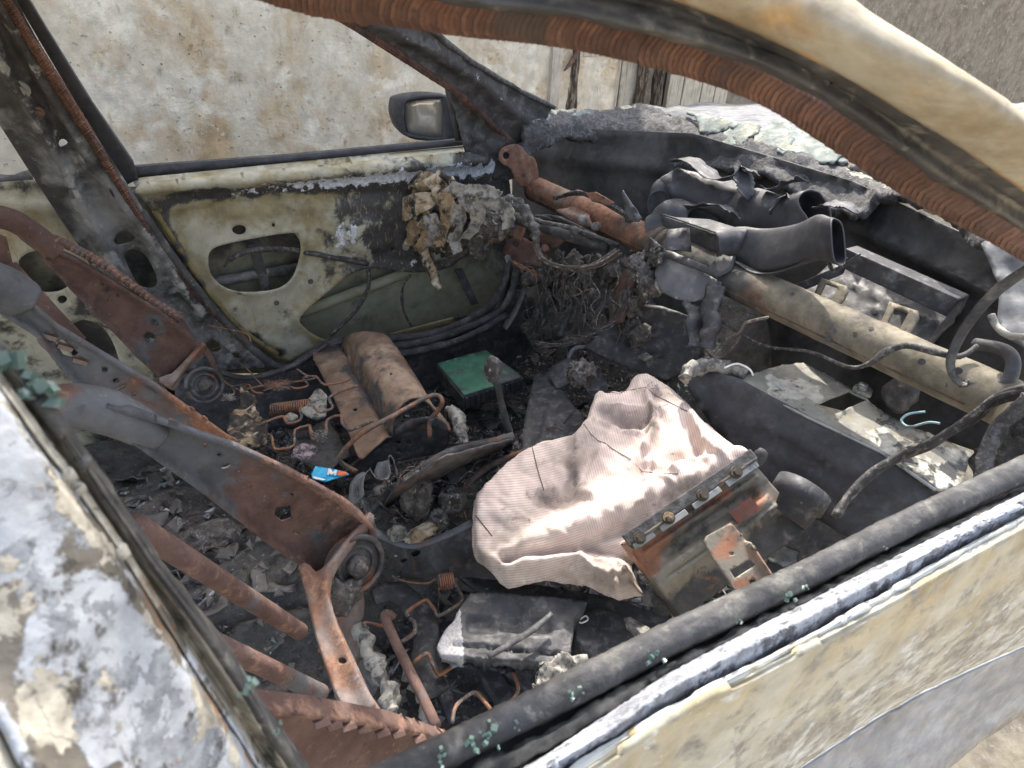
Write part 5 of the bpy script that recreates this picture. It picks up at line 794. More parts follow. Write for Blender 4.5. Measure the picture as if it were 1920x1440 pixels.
def dcl(q):
    d = .010*fbm(np.column_stack([q/170, 0*q[:, 0]]), 1, 3)
    d += ridge(q, [(925, 1062), (1010, 1015), (1120, 985), (1250, 925), (1400, 868)], 30, .034)   # rolled lower fold
    d += ridge(q, [(955, 1078), (1000, 1062), (1080, 1052)], 9, .018) - ridge(q, [(950, 1060), (1000, 1042), (1075, 1030)], 7, .024)
    d += ridge(q, [(1120, 740), (1105, 790), (1085, 830), (1075, 870)], 12, .020)+ridge(q, [(1125, 740), (1190, 700)], 9, .012)
    d -= gs(q, 1075, 900, 26, 60, 20)*.030 + gs(q, 1010, 945, 30, 22)*.012
    d += ridge(q, [(1090, 860), (1085, 915), (1110, 930)], 9, .009)
    d -= gs(q, 1170, 790, 46, 18, 8)*.034; d += ridge(q, [(1130, 765), (1190, 768), (1240, 770)], 5, .014)+ridge(q, [(1128, 790), (1200, 812), (1225, 800)], 5, .016)+ridge(q, [(1215, 745), (1232, 800), (1212, 840)], 7, .020)
    d += ridge(q, [(1212, 860), (1280, 900), (1340, 850)], 9, .012)-ridge(q, [(1245, 870), (1290, 860), (1330, 810)], 10, .014)+ridge(q, [(1300, 780), (1320, 830), (1360, 870)], 8, .020)
    d += ridge(q, [(1230, 930), (1215, 960), (1190, 975)], 7, .010)+ridge(q, [(1260, 900), (1300, 880), (1340, 880)], 5, .010)+ridge(q, [(1270, 925), (1230, 900), (1200, 905)], 5, .010)
    d += ridge(q, [(1090, 1045), (1110, 1070), (1150, 1080), (1195, 1075)], 7, .014)-ridge(q, [(1100, 1030), (1180, 1045)], 9, .018)+ridge(q, [(1150, 1060), (1158, 1110)], 4, .010)
    d += .010*np.abs(fbm(np.column_stack([q/48+3, 0*q[:, 0]]), 1, 2))+.003*fbm(np.column_stack([q/14, 0*q[:, 0]]), 1, 2)
    w1 = np.column_stack([(q[:, 0]*.8+q[:, 1]*.6)/110, (q[:, 1]*.8-q[:, 0]*.6)/34, 0*q[:, 0]+2]); w2_ = np.column_stack([(q[:, 0]*.5-q[:, 1]*.86)/95, (q[:, 1]*.5+q[:, 0]*.86)/30, 0*q[:, 0]+8])
    d += .014*np.maximum(0, .30-np.abs(fbm(w1, 1, 3)))*(.5+.5*np.clip((q[:, 1]-880)/80, 0, 1))*1.6 + .018*np.maximum(0, .28-np.abs(fbm(w2_, 1, 3)))*1.4*(.4+.6*(q[:, 0] > 1080))
    d -= gs(q, 1300, 830, 14, 46, -25)*.022+gs(q, 1205, 880, 12, 52, 24)*.018+gs(q, 1150, 1010, 60, 8, -20)*.016
    d -= .03*np.exp(-(dseg(q, clo, True)/9)**2)
    return d
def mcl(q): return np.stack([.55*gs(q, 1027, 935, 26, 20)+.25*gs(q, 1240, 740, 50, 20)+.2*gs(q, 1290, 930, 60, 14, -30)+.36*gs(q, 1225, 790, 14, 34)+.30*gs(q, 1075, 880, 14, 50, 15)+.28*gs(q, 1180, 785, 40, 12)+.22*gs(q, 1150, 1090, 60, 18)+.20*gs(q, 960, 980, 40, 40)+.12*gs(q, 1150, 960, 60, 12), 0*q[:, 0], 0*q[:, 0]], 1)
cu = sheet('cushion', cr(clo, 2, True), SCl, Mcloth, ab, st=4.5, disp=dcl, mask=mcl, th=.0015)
me = cu.data; W = np.array([v.co[:] for v in me.vertices]); ax1 = (P(1200, 1100, 'z', .5)-P(880, 930, 'z', .5)); ax1[2] = 0; 
uu, vv = np.array([px(w_+rootloc(cu)) for w_ in W]).T
s_ = (vv*.93+uu*.12+.06*np.maximum(0, uu-1000)+14*np.sin(uu/90.))/330.; wgt = np.clip((uu-1080)/60, 0, 1)*(vv < 940-.0*(uu)); s2 = (uu*.95-vv*.25)/330.
sv = np.where((uu > 1095) & (vv < 1010-.45*(uu-1095)), s2, s_); at = me.attributes.new('UVC', 'FLOAT_VECTOR', 'POINT'); at.data.foreach_set('vector', np.column_stack([sv*.9, 0*sv, 0*sv]).ravel())
# seams on the cushion
def onS(S, pts, dfn, lift=.004): 
    c = cr(pts, 6); return S.pt(c)+S.nrm(c)*(dfn(c)+lift)[:, None]
for pts in ([(998, 838), (1008, 880), (1020, 920)], [(890, 965), (910, 990), (925, 1010)], [(1080, 800), (1150, 845), (1250, 905), (1280, 912)], [(1130, 733), (1200, 735), (1290, 775)]):
    tube('seam', list(onS(SCl, pts, dcl, .0012)), .0008, Mwireb, cu, seg=5, sm=0)
# housing
hA, hB, hC, hD = P(1172, 1018, 'z', .57), P(1408, 858, 'z', .68), P(1528, 992, 'z', .61), P(1280, 1165, 'z', .50)
ex = (hB-hA)/2; ey = (hD-hA)/2; ce = (hB+hD)/2; nz_ = np.cross(ex, ey); nz_ /= np.linalg.norm(nz_); nz_ *= np.sign(nz_ @ (CAM-ce))
def hp(s, t, h=0): return (hA*(1-s)*(1-t)+hB*s*(1-t)+hC*s*t+hD*(1-s)*t)+nz_*h
gx = np.linspace(0, 1, 70); gy = np.linspace(0, 1, 46); V = []
for t in gy:
    for s in gx:
        h = .028*math.exp(-((t-.0)/.10)**4)
        h += .012*(1/(1+math.exp((abs(t-.32)-.055)*160)))*(1/(1+math.exp((abs(s-.52)-.36)*80)))*(-1) + .010*(1/(1+math.exp((abs(t-.47)-.05)*160)))*(1/(1+math.exp((abs(s-.5)-.40)*80)))
        h += .008*math.exp(-((t-.20)/.03)**2)*(.05 < s < .95)+.007*math.exp(-((t-.57)/.025)**2)*(.08 < s < .92)-.014*(t > .62)*min(1, (t-.62)*8)+.004*math.sin(s*9)*(t < .3)
        if t in (gy[0], gy[-1]) or s in (gx[0], gx[-1]): h = -.075
        V.append(hp(s, t, h))
V = np.array(V); Fc = [(j*70+i, j*70+i+1, (j+1)*70+i+1, (j+1)*70+i) for j in range(45) for i in range(69)]
fn = np.cross(V[1]-V[0], V[71]-V[0])
if fn @ nz_ < 0: Fc = [f[::-1] for f in Fc]
ss, tt = np.meshgrid(gx, gy); ss, tt = ss.ravel(), tt.ravel()
Mhous = mat('rust and soot airbag housing', (.20, .185, .155), [((.27, .13, .08), -.12, 9, .09, 0), ((.06, .058, .056), -.10, 14, .07, 1), ((.24, .12, .07), -.15, 40, .07, None), ((.05, .048, .045), -.15, 80, .05, None)], rough=.6, metal=.2, bump=.4, bs=180, var=.2)
hs_ = mk('housing', V, Fc, Mhous, ab, mask=np.stack([.36*np.exp(-((tt-.28)/.13)**2-((ss-.15)/.28)**2)+.35*np.exp(-((tt-.16)/.05)**2)*(ss < .75)+.45*np.exp(-((ss-.05)/.06)**2)*(tt < .45)+.4*np.exp(-((tt-.42)/.1)**2-((ss-.8)/.12)**2), .4*np.clip((tt-.62)*5, 0, 1)+.2*(tt < .10), 0*ss], 1), solid=.004, off=-1)
for s in (.08, .30, .56, .82): # bolts along the clamp strip
    c = hp(s, .035, .034); V, Fc = merge([discVF(c, nz_, .010, .004, 14), discVF(c+nz_*.006, nz_, .0065, .006, 6)]); mk('bolt', V, Fc, Mtube if s != .3 else Mmelt, hs_, smooth=False)
for s0, s1 in ((.02, .17), (.22, .42), (.47, .68), (.73, .97)):
    A, B = hp(s0, .085, .026), hp(s1, .085, .026); V, Fc = boxVF((A+B)/2, (B-A)/2, ey/np.linalg.norm(ey)*.005, nz_*.002); mk('clamp_strip', V, Fc, Mbare, hs_, smooth=False, bev=.001)
A, B = hp(.0, -.02, .022), hp(1.0, -.02, .022); V, Fc = boxVF((A+B)/2, (B-A)/2, ey/np.linalg.norm(ey)*.010, nz_*.006); mk('flange', V, Fc, Mchar, hs_, smooth=False, bev=.002)
SBk = Surf((1312, 1015, 'z', .615), (1366, 984, 'z', .63), (1430, 1085, 'z', .585), (1372, 1116, 'z', .57))
sheet('mounting_bracket', [(1312, 1018), (1318, 1008), (1362, 984), (1370, 990), (1394, 1022), (1432, 1082), (1430, 1092), (1398, 1114), (1374, 1118), (1358, 1090), (1335, 1058)], SBk, Mhous, hs_, holes=[[(1361, 1072), (1398, 1052), (1408, 1062), (1370, 1086)], ell(1403, 1094, 6, 7), ell(1364, 1041, 4, 3)], st=5, th=.004, disp=lambda q: .018+ridge(q, [(1396, 1020), (1434, 1082)], 4, .012), mask=lambda q: np.stack([.42*gs(q, 1350, 1030, 34, 20, -40)+.36*gs(q, 1385, 1096, 26, 14), 0*q[:, 0], 0*q[:, 0]], 1))
V, Fc = boxVF(hp(.72, .42, .014), ex/np.linalg.norm(ex)*.022, ey/np.linalg.norm(ey)*.012, nz_*.002); mk('plate_label', V, Fc, mat('burnt red label', (.17, .055, .04), [((.08, .07, .06), -.02, 200, .05, None)], var=.4), hs_, smooth=False)
c0, c1 = hp(.93, .75, -.02), hp(1.16, .60, -.02); V, Fc = tubeVF([c0, c0+(c1-c0)*.5, c0+(c1-c0)*.52, c1, c1+(c1-c0)*.05], [.035, .040, .045, .045, .030], 26); mk('end_cap', V, Fc, Mplas2, hs_, smooth=True)
for s in (1.0,):
    V, Fc = lumpVF(hp(1.04, .06, 0), (.012, .012, .02), sub=2, amp=.4); mk('hinge_lug', V, Fc, Mchar, hs_)

# black foam tray and blocks in the seat base
STr = Surf((880, 1115, 'z', .40), (1100, 1130, 'z', .40), (830, 1225, 'z', .385), (1060, 1235, 'z', .385))
def dtr(q):
    d = -.009*(1/(1+np.exp((np.abs(q[:, 1]-1172-.02*(q[:, 0]-950))-14)/1.5)))*(1/(1+np.exp((np.abs(q[:, 0]-955)-78)/2))) - .02*gs(q, 960, 1148, 34, 9)*.4 - ridge(q, [(852, 1208), (1048, 1226)], 2.5, .012)+.010*gs(q, 935, 1168, 14, 16)
    return d+.002*fbm(np.column_stack([q/16, 0*q[:, 0]]), 1, 3)
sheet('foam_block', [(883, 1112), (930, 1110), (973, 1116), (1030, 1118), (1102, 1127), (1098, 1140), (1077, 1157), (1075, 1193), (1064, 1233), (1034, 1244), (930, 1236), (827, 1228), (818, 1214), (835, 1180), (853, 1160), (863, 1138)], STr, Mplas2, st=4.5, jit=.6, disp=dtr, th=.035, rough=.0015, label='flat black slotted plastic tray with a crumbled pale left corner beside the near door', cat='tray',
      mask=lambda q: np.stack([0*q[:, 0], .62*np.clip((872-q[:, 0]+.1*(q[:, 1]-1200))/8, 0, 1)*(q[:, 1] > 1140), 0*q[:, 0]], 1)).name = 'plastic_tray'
tube('melted_strip', [P(a, b, 'z', z) for a, b, z in ((1035, 1150, .425), (1000, 1180, .42), (960, 1205, .42), (915, 1232, .41))], [.005, .006, .006, .005], Mplas2, flatten=.6, label='thin curled black strip lying across the slotted tray', cat='plastic strip')
sheet('charred_block', [(1078, 1160), (1110, 1140), (1165, 1150), (1205, 1180), (1195, 1215), (1118, 1242), (1080, 1200)], flat('z', .36), Mplas2, st=6, disp=lambda q: .006*fbm(np.column_stack([q/30, 0*q[:, 0]]), 1, 3), th=.04, label='charred block with a white mark between the slotted tray and the near door', cat='block')
tube('white_scrawl', [P(*a, 'z', .368) for a in ((1085, 1163), (1098, 1155), (1102, 1162), (1090, 1168), (1084, 1164))], .0015, Mwhite, car)
sheet('paper_scrap', [(1170, 1160), (1182, 1156), (1218, 1178), (1222, 1190), (1196, 1196), (1176, 1178)], flat('z', .40), Mlghtfoam, st=7, th=.003, disp=lambda q: .004*fbm(np.column_stack([q/20, 0*q[:, 0]]), 1, 3), label='small pale scrap just inside the near door below the airbag housing', cat='scrap')
sheet('crumbled_foam', cr([(1005, 1290), (1015, 1262), (1040, 1245), (1075, 1238), (1086, 1248), (1060, 1262), (1040, 1290), (1015, 1310)], 3, True), flat('z', .42), Mlghtfoam, st=4, jit=1, disp=lambda q: .02+.02*fbm(np.column_stack([q/12, 0*q[:, 0]]), 1, 4), th=.015, label='crumbled pale grey foam lump against the near door sill', cat='foam lump')
sheet('black_panel', [(860, 1080), (1000, 1095), (1150, 1120), (1280, 1170), (1240, 1220), (1100, 1140), (900, 1112)], flat('z', .33), Mplas2, st=9, th=.01, label='black panel under the lower edge of the pink cushion', cat='panel', disp=lambda q: ridge(q, [(880, 1098), (1150, 1135)], 4, .008))
# ash lumps beside the console
def rock(u, v, z, r, sd, m, lb, nm='charred_lump', a=0, b=.1, **k):
    c = P(u, v, 'z', z); V0, Fc = ICO[5]; V = V0*np.array(r)*(1+.55*fbm(V0, 1.3, 5, sd)+.16*fbm(V0, 7, 3, sd))[:, None]
    mk(nm, V+c, Fc, m, mask=mm(V+c, a, b), label=lb, cat='charred lump', **k)
rock(782, 935, .42, (.035, .035, .050), 3, Mcharlump, 'upright grey charred lump between the seat recliner and the pink cushion', b=.02)
rock(815, 975, .38, (.030, .025, .028), 5, Mcharlump, 'low charred lump at the foot of the upright grey one', b=.02)
rock(745, 1000, .40, (.018, .018, .018), 6, Mlghtfoam, 'small round ashy lump on the silver bracket lip', nm='ash_ball', b=.02)
rock(790, 1000, .395, (.035, .02, .015), 8, Mmelt, 'flat tan burnt chunk lying behind the silver bracket lip', nm='tan_chunk')
rock(845, 940, .40, (.03, .03, .035), 9, Mcharlump, 'dark lump touching the left edge of the pink cushion', b=.1)
ribl = thing('curled_strip', 'curled black melted strip near the blue wrapper', 'plastic strip', tuple(P(690, 920, 'z', .4)))
Sr = Surf((660, 930, 'z', .42), (740, 880, 'z', .42), (690, 980, 'z', .40))
ribbon('strip', [(665, 960), (668, 920), (690, 905), (705, 922), (715, 915), (712, 895), (722, 880), (735, 888), (738, 905)], [9, 10, 8, 8, 9, 8, 6, 5], Sr, Mgrust, ribl, amp=.02, lift=.03)
ribbon('strip', [(668, 925), (682, 955), (690, 985)], [8, 8, 4], Sr, Mplas2, ribl, amp=.015, lift=.02)
# tan remnant right of seat pan
tube('foam_remnant', [P(*a, 'z', .42) for a in ((838, 765), (855, 775), (862, 800), (868, 820), (878, 832))], [.008, .016, .014, .014, .006], Mlghtfoam, rough=.016, rs=60, seg=14, sm=8, label='brittle grey foam remnant between the tan seat pan and the gear lever', cat='foam remnant')
# blue wrapper
Sb = Surf((585, 880, 'z', .42), (650, 885, 'z', .415), (600, 905, 'z', .41))
wr = sheet('snack_wrapper', [(592, 874), (612, 877), (648, 884), (655, 890), (630, 897), (612, 903), (586, 898), (584, 889)], Sb, Mblue, st=4, th=.001, disp=lambda q: .003*fbm(np.column_stack([q/14, 0*q[:, 0]]), 1, 3), label='torn bright blue wrapper with white letter beside the rusted seat frame', cat='wrapper', loc=tuple(P(610, 890, 'z', .40)))
sheet('printed_letter', [(613, 892), (616, 880), (621, 881), (624, 887), (629, 883), (633, 884), (630, 894), (626, 893), (627, 889), (622, 893), (618, 889), (617, 893)], Sb, Mwhite, wr, st=4, th=.0005, disp=lambda q: .0045+0*q[:, 0])
sheet('printed_patch', [(634, 884), (646, 886), (654, 890), (640, 895), (632, 893)], Sb, Mred, wr, st=4, th=.0005, disp=lambda q: .0045+.001*fbm(np.column_stack([q/5, 0*q[:, 0]]), 1, 2))
sheet('printed_band', [(586, 894), (600, 898), (612, 901), (606, 903), (588, 899)], Sb, Mwhite, wr, st=4, th=.0005, disp=lambda q: .0045+0*q[:, 0])
rock(570, 845, .40, (.03, .025, .012), 12, Mpinkcrust, 'flat pinkish ash crust behind the rusted seat frame', nm='ash_crust')
rock(395, 1010, .30, (.055, .05, .02), 14, Mcharlump, 'fibrous grey charred mat on the rear floor', nm='charred_mat', b=.02)
rock(490, 1195, .27, (.05, .04, .02), 15, Mcharlump, 'dark charred mat under the two headrest rods', nm='charred_mat', b=-.02)

# debris strewn over the floor
def debris(name, label, boxes, n, sizes, zadd=.006, cols=(.2, .09, .06)):
    Vs = []; Fs = []; Ms = []; k = 0
    for (x0, x1, y0, y1, wgt) in boxes:
        m = int(n*wgt); X = rng.uniform(x0, x1, m); Y = rng.uniform(y0, y1, m); Z = hgt(np.stack([X, Y], 1))
        for i in range(m):
            s = sizes[0]*(sizes[1]/sizes[0])**(rng.random()**2.2); a = rng.uniform(0, 6.28, 5).cumsum()*0; kk = rng.integers(3, 6)
            an = np.sort(rng.uniform(0, 6.28, kk)); r = rng.uniform(.5, 1.1, kk)*s; p = np.stack([np.cos(an)*r*rng.uniform(.4, 1), np.sin(an)*r, np.zeros(kk)], 1); th = rng.uniform(.08, .35)*s
            R3 = np.array(Matrix.Rotation(rng.uniform(0, 6.28), 3, 'Z') @ Matrix.Rotation(rng.normal(0, .55), 3, 'X')); p2 = np.concatenate([p, p*[.9, .9, 1]+[0, 0, th]]) @ R3.T+[X[i], Y[i], Z[i]+zadd+.3*s*rng.random()]
            Vs.append(p2); Fs += [tuple(k+j for j in range(kk))[::-1], tuple(k+kk+j for j in range(kk))]+[(k+j, k+(j+1) % kk, k+kk+(j+1) % kk, k+kk+j) for j in range(kk)]; k += 2*kk
            u = rng.random(); c = (.55+.2*rng.random(), 0, 0) if u < cols[0] else ((0, .5, 0) if u < cols[0]+cols[1] else ((0, 0, .5) if u < sum(cols) else (0, 0, 0))); Ms += [c]*(2*kk)
    return mk(name, np.concatenate(Vs), Fs, Mdeb, mask=np.array(Ms), smooth=False, kind='stuff', label=label, cat='debris', loc=(0, 0, .2))
debris('charred_debris', 'charred fragments and ash covering the floor round the driver seat and pedals', [(.15, 1.15, .12, .66, .75), (.2, 1.1, -.14, .14, .25)], 17000, (.003, .018))
debris('charred_debris', 'charred fragments covering the floor under the nearer seat and behind it', [(-.7, .25, -.62, .62, .6), (.1, 1.0, -.66, -.1, .4)], 8000, (.003, .026), cols=(.06, .03, .03))

def flakes(name, label, boxes, n, sz, m):
    L = []
    for i in range(n):
        b = boxes[rng.integers(len(boxes))]; x, y = rng.uniform(b[0], b[1]), rng.uniform(b[2], b[3]); s = rng.uniform(*sz); g = np.linspace(-1, 1, 7); X, Y = np.meshgrid(g, g); q_ = np.stack([X.ravel(), Y.ravel(), 0*X.ravel()], 1)
        q_[:, :2] *= (1+.35*fbm(q_, 1.2, 2, i))[:, None]; q_[:, 2] = .45*fbm(q_, 1.1, 3, i*3.1); q_ *= [s, s*rng.uniform(.3, .9), s]
        R3 = np.array(Matrix.Rotation(rng.uniform(0, 6.28), 3, 'Z') @ Matrix.Rotation(rng.normal(0, .5), 3, 'X')); W = q_ @ R3.T+[x, y, float(hgt(np.array([[x, y]]))[0])+.012]
        L.append((W, [(j*7+k, j*7+k+1, (j+1)*7+k+1, (j+1)*7+k) for j in range(6) for k in range(6)]))
    V, Fc = merge(L); mm_ = np.repeat(np.stack([rng.random(n)*.42*(rng.random(n) < .5), rng.random(n)*.5*(rng.random(n) < .2), 0*rng.random(n)], 1), 49, 0)
    return mk(name, V, Fc, m, mask=mm_, solid=.002, kind='stuff', label=label, cat='debris', loc=(0, 0, .2))
flakes('crumpled_remnants', 'larger crumpled charred sheets scattered over the floor of the car', [(.2, 1.1, .12, .62), (.3, 1.05, -.6, .1), (-.7, .2, -.6, .6)], 420, (.012, .042), Mdeb)
L = []
for i in range(240):
    x, y = rng.uniform(.1, 1.05), rng.uniform(-.1, .6); a = rng.uniform(0, 6.28); l = rng.uniform(.04, .22); p = [np.array([x, y, 0])]
    for k in range(6): a += rng.normal(0, .5); p.append(p[-1]+[math.cos(a)*l/6, math.sin(a)*l/6, 0])
    p = np.array(p); p[:, 2] = hgt(p)+.012+rng.uniform(0, .03, len(p)); L.append(tubeVF(cr(p, 4), rng.uniform(.0007, .002), 5))
V, Fc = merge(L); mk('stray_wires', V, Fc, Mwire, kind='stuff', label='stray burnt wires strewn among the debris on the floor', cat='wires', loc=(0, 0, .2))

# ================================================================== NEAR SIDE OF THE CAR
# door: profile lines traced along the sill, each at its own height
def interp(line, n=90):
    c = cr(line, 8); L = np.concatenate([[0], np.cumsum(np.linalg.norm(np.diff(c, axis=0), axis=1))]); s = np.linspace(0, L[-1], n); return np.stack([np.interp(s, L, c[:, 0]), np.interp(s, L, c[:, 1])], 1)
def strip(name, lines, m, parent, n=140, rough=0, rs=60, mask=None, th=.003, sub=5, **k):
    """lines: list of (traced line, axis, value) -> one lofted strip"""
    R3 = []
    for ln, ax, val in lines:
        q_ = interp(ln, n); vv_ = np.full(n, val) if np.ndim(val) == 0 else np.interp(np.linspace(0, 1, n), np.linspace(0, 1, len(val)), val)
        d_ = ray(q_[:, 0], q_[:, 1]); kx = AX[ax]; R3.append(CAM+d_*((vv_-CAM[kx])/d_[:, kx])[:, None])
    A = np.array(R3); A = cr(A.reshape(len(A), -1), sub).reshape(-1, n, 3) if len(A) > 2 else cr(np.array([A[0], (A[0]+A[1])/2, A[1]]).reshape(3, -1), sub).reshape(-1, n, 3)
    m_ = len(A); V = A.reshape(-1, 3); Fc = [(j*n+i, j*n+i+1, (j+1)*n+i+1, (j+1)*n+i) for j in range(m_-1) for i in range(n-1)]
    if rough:
        e1 = np.gradient(A, axis=1); e0 = np.gradient(A, axis=0); nr = np.cross(e1, e0).reshape(-1, 3); nr /= np.linalg.norm(nr, axis=1)[:, None]+1e-12; nr *= np.sign(((CAM-V)*nr).sum(1))[:, None]; V = V+nr*(rough*fbm(V, rs, 4))[:, None]
    fn = np.cross(V[Fc[0][1]]-V[Fc[0][0]], V[Fc[0][2]]-V[Fc[0][0]])
    if fn @ (CAM-V[0]) < 0: Fc = [f[::-1] for f in Fc]
    ss = np.tile(np.linspace(0, 1, n), m_); tt = np.repeat(np.linspace(0, 1, m_), n)
    return mk(name, V, Fc, m, parent, mask=None if mask is None else mask(ss, tt, V), solid=th, **k)
o = lambda L, dx, dy: [(a+dx, b+dy) for a, b in L]
L0 = [(560, 1510), (710, 1440), (850, 1375), (1020, 1290), (1250, 1175), (1500, 1060), (1700, 960), (1960, 840)]
L1 = [(620, 1530), (800, 1445), (1040, 1330), (1250, 1222), (1500, 1100), (1720, 990), (1960, 880)]
L2 = [(680, 1540), (850, 1455), (1040, 1358), (1250, 1245), (1500, 1120), (1720, 1008), (1960, 900)]
L3 = [(700, 1570), (930, 1460), (1100, 1370), (1280, 1262), (1520, 1140), (1740, 1030), (1960, 925)]
L4 = [(800, 1550), (1000, 1432), (1140, 1340), (1280, 1250), (1513, 1130), (1713, 1028), (1960, 905)]
L5 = [(850, 1560), (1035, 1440), (1160, 1365), (1280, 1285), (1560, 1140), (1760, 1030), (1960, 925)]
L6 = [(860, 1590), (1080, 1440), (1180, 1380), (1290, 1315), (1580, 1162), (1780, 1046), (1960, 950)]
L7 = [(880, 1620), (1110, 1460), (1200, 1400), (1300, 1340), (1600, 1190), (1800, 1080), (1960, 990)]
L8 = [(1000, 1720), (1200, 1560), (1360, 1480), (1560, 1350), (1700, 1270), (1850, 1190), (1990, 1120)]
L9 = [(1200, 1720), (1400, 1530), (1500, 1440), (1600, 1372), (1700, 1312), (1850, 1240), (1990, 1180)]
L10 = [(1500, 1720), (1640, 1540), (1760, 1450), (1840, 1385), (1920, 1332), (2000, 1290)]
nd = strip('near_door', [(L6, 'z', .925), (o(L6, 6, 10), 'z', .928), (L7, 'z', .915), (L8, 'z', .76), (L9, 'z', .66)], Mpanel, car, n=200, rough=.0015, rs=40, th=.004,
   mask=lambda s, t, V: np.stack([.28*np.exp(-((t-.42)/.2)**2), .22*np.exp(-((t-.8)/.2)**2), -.1+.35*np.clip((t-.55)*3, 0, 1)], 1), label='near front door with heat stained cream paint') 
strip('door_moulding', [(L9, 'z', .655), (o(L9, 14, 18), 'z', .62), (L10, 'z', .45)], Mmould, nd, rough=.002)
strip('inner_belt_seal', [(o(L0, 2, 24), 'z', .885), (L0, 'z', .925), (o(L0, 14, 10), 'z', .929), (L1, 'z', .921), (o(L1, 2, 6), 'z', .895)], Mrub, nd, n=260, rough=.0016, rs=110, mask=lambda s, t, V: np.tile([.0, 0, 0], (len(V), 1)))
strip('window_slot', [(L1, 'z', .885), (L3, 'z', .885)], Mplas, nd)
strip('glass_channel', [(o(L2, 0, 0), 'z', .905), (o(L2, 3, 9), 'z', .913), (o(L3, -2, -4), 'z', .905)], Mrub, nd, n=260, rough=.005, rs=90, mask=lambda s, t, V: np.tile([.30, 0, 0], (len(V), 1)))
strip('outer_belt_moulding', [(o(L4, -4, 2), 'z', .905), (L4, 'z', .925), (o(L4, 12, 12), 'z', .938), (L5, 'z', .938), (L6, 'z', .915)], Mash, nd, n=260, rough=.0015, rs=180, mask=lambda s, t, V: np.stack([.16*np.clip((t-.62)*5, 0, 1), 0*s, 0*s], 1))
strip('pale_lip', [(o(L6, -2, -5), 'z', .925), (o(L6, 0, -1), 'z', .932), (o(L6, 5, 7), 'z', .924)], Mlip, nd, rough=.002, mask=lambda s, t, V: np.stack([.2*np.exp(-((s-.3)/.1)**2), 0*s, 0*s], 1))
# inner trim face of the near door, facing the cabin
strip('inner_door_face', [(o(L0, 0, 8), 'z', .90), (o(L0, 60, -10), 'z', .62)], Mchar, nd) if False else None
# near B pillar outer face
E0 = [(-160, 450), (0, 640), (100, 762), (240, 965), (300, 1052), (420, 1210), (500, 1332), (580, 1445), (660, 1560)]
E1 = [(-160, 470), (0, 668), (95, 790), (228, 985), (285, 1068), (400, 1230), (480, 1352), (545, 1450), (620, 1560)]
E2 = [(-160, 520), (0, 722), (80, 832), (180, 965), (270, 1100), (370, 1260), (450, 1382), (500, 1460), (570, 1570)]
E3 = [(-160, 560), (0, 765), (60, 850), (160, 1000), (245, 1130), (335, 1275), (420, 1410), (450, 1470), (510, 1570)]
E4 = [(-200, 900), (-60, 1100), (0, 1180), (60, 1280), (130, 1400), (220, 1520), (300, 1640)]
E5 = [(-240, 1000), (-80, 1210), (0, 1325), (60, 1440), (120, 1560)]
pl = strip('near_b_pillar', [(E2, 'y', (-.655, -.735)), (o(E2, -12, 12), 'y', (-.665, -.748)), (E3, 'y', (-.67, -.752)), (o(E3, -60, 60), 'y', (-.68, -.765)), (E4, 'y', (-.70, -.785)), (E5, 'y', (-.70, -.785))], Mpaint2, car, n=220, rough=.0012, rs=70, th=.003,
   mask=lambda s, t, V: np.stack([.20*np.exp(-((t-.60)/.22)**2)+.15*np.clip((s-.55)*4, 0, 1)*np.exp(-((t-.5)/.2)**2)-.22*np.exp(-((t-.86)/.1)**2), .18*np.exp(-((t-.28)/.12)**2)+.12*(t > .75), .26*np.exp(-((t-.12)/.09)**2)*np.clip(s*2-.5, 0, 1)], 1), label='near door pillar with white ash patches on scorched paint')
strip('pillar_channel', [(E1, 'y', (-.640, -.728)), (o(E1, -14, 14), 'y', (-.632, -.722)), (o(E2, 10, -10), 'y', (-.636, -.726)), (E2, 'y', (-.655, -.737))], Mchan, pl, rough=.002, mask=lambda s, t, V: np.tile([.26, 0, 0], (len(V), 1)))
strip('pillar_edge_seal', [(o(E0, 8, 2), 'y', (-.62, -.71)), (E0, 'y', (-.63, -.722)), (o(E0, -10, 8), 'y', (-.640, -.732)), (E1, 'y', (-.636, -.728))], Mrub, pl, rough=.0012, rs=80, mask=lambda s, t, V: np.tile([.12, 0, 0], (len(V), 1)))
strip('pillar_edge_line', [(o(E2, 2, -2), 'y', (-.656, -.738)), (o(E2, 0, 0), 'y', (-.659, -.741)), (o(E2, -3, 3), 'y', (-.658, -.741))], Mpaint2, pl, rough=.0005, rs=120, mask=lambda s, t, V: np.stack([0*s, .35*(s < .6), .12*(s > .55)], 1))
rd = strip('near_rear_door', [(o(E5, -12, 30), 'y', (-.70, -.785)), (o(E5, -40, 90), 'y', (-.71, -.79)), (o(E5, -160, 320), 'y', (-.72, -.80))], Mpanel, car, label='edge of the near rear door')
strip('door_gap', [(o(E5, 10, -10), 'y', (-.69, -.77)), (o(E5, -30, 60), 'y', (-.69, -.77))], Mplas, rd)
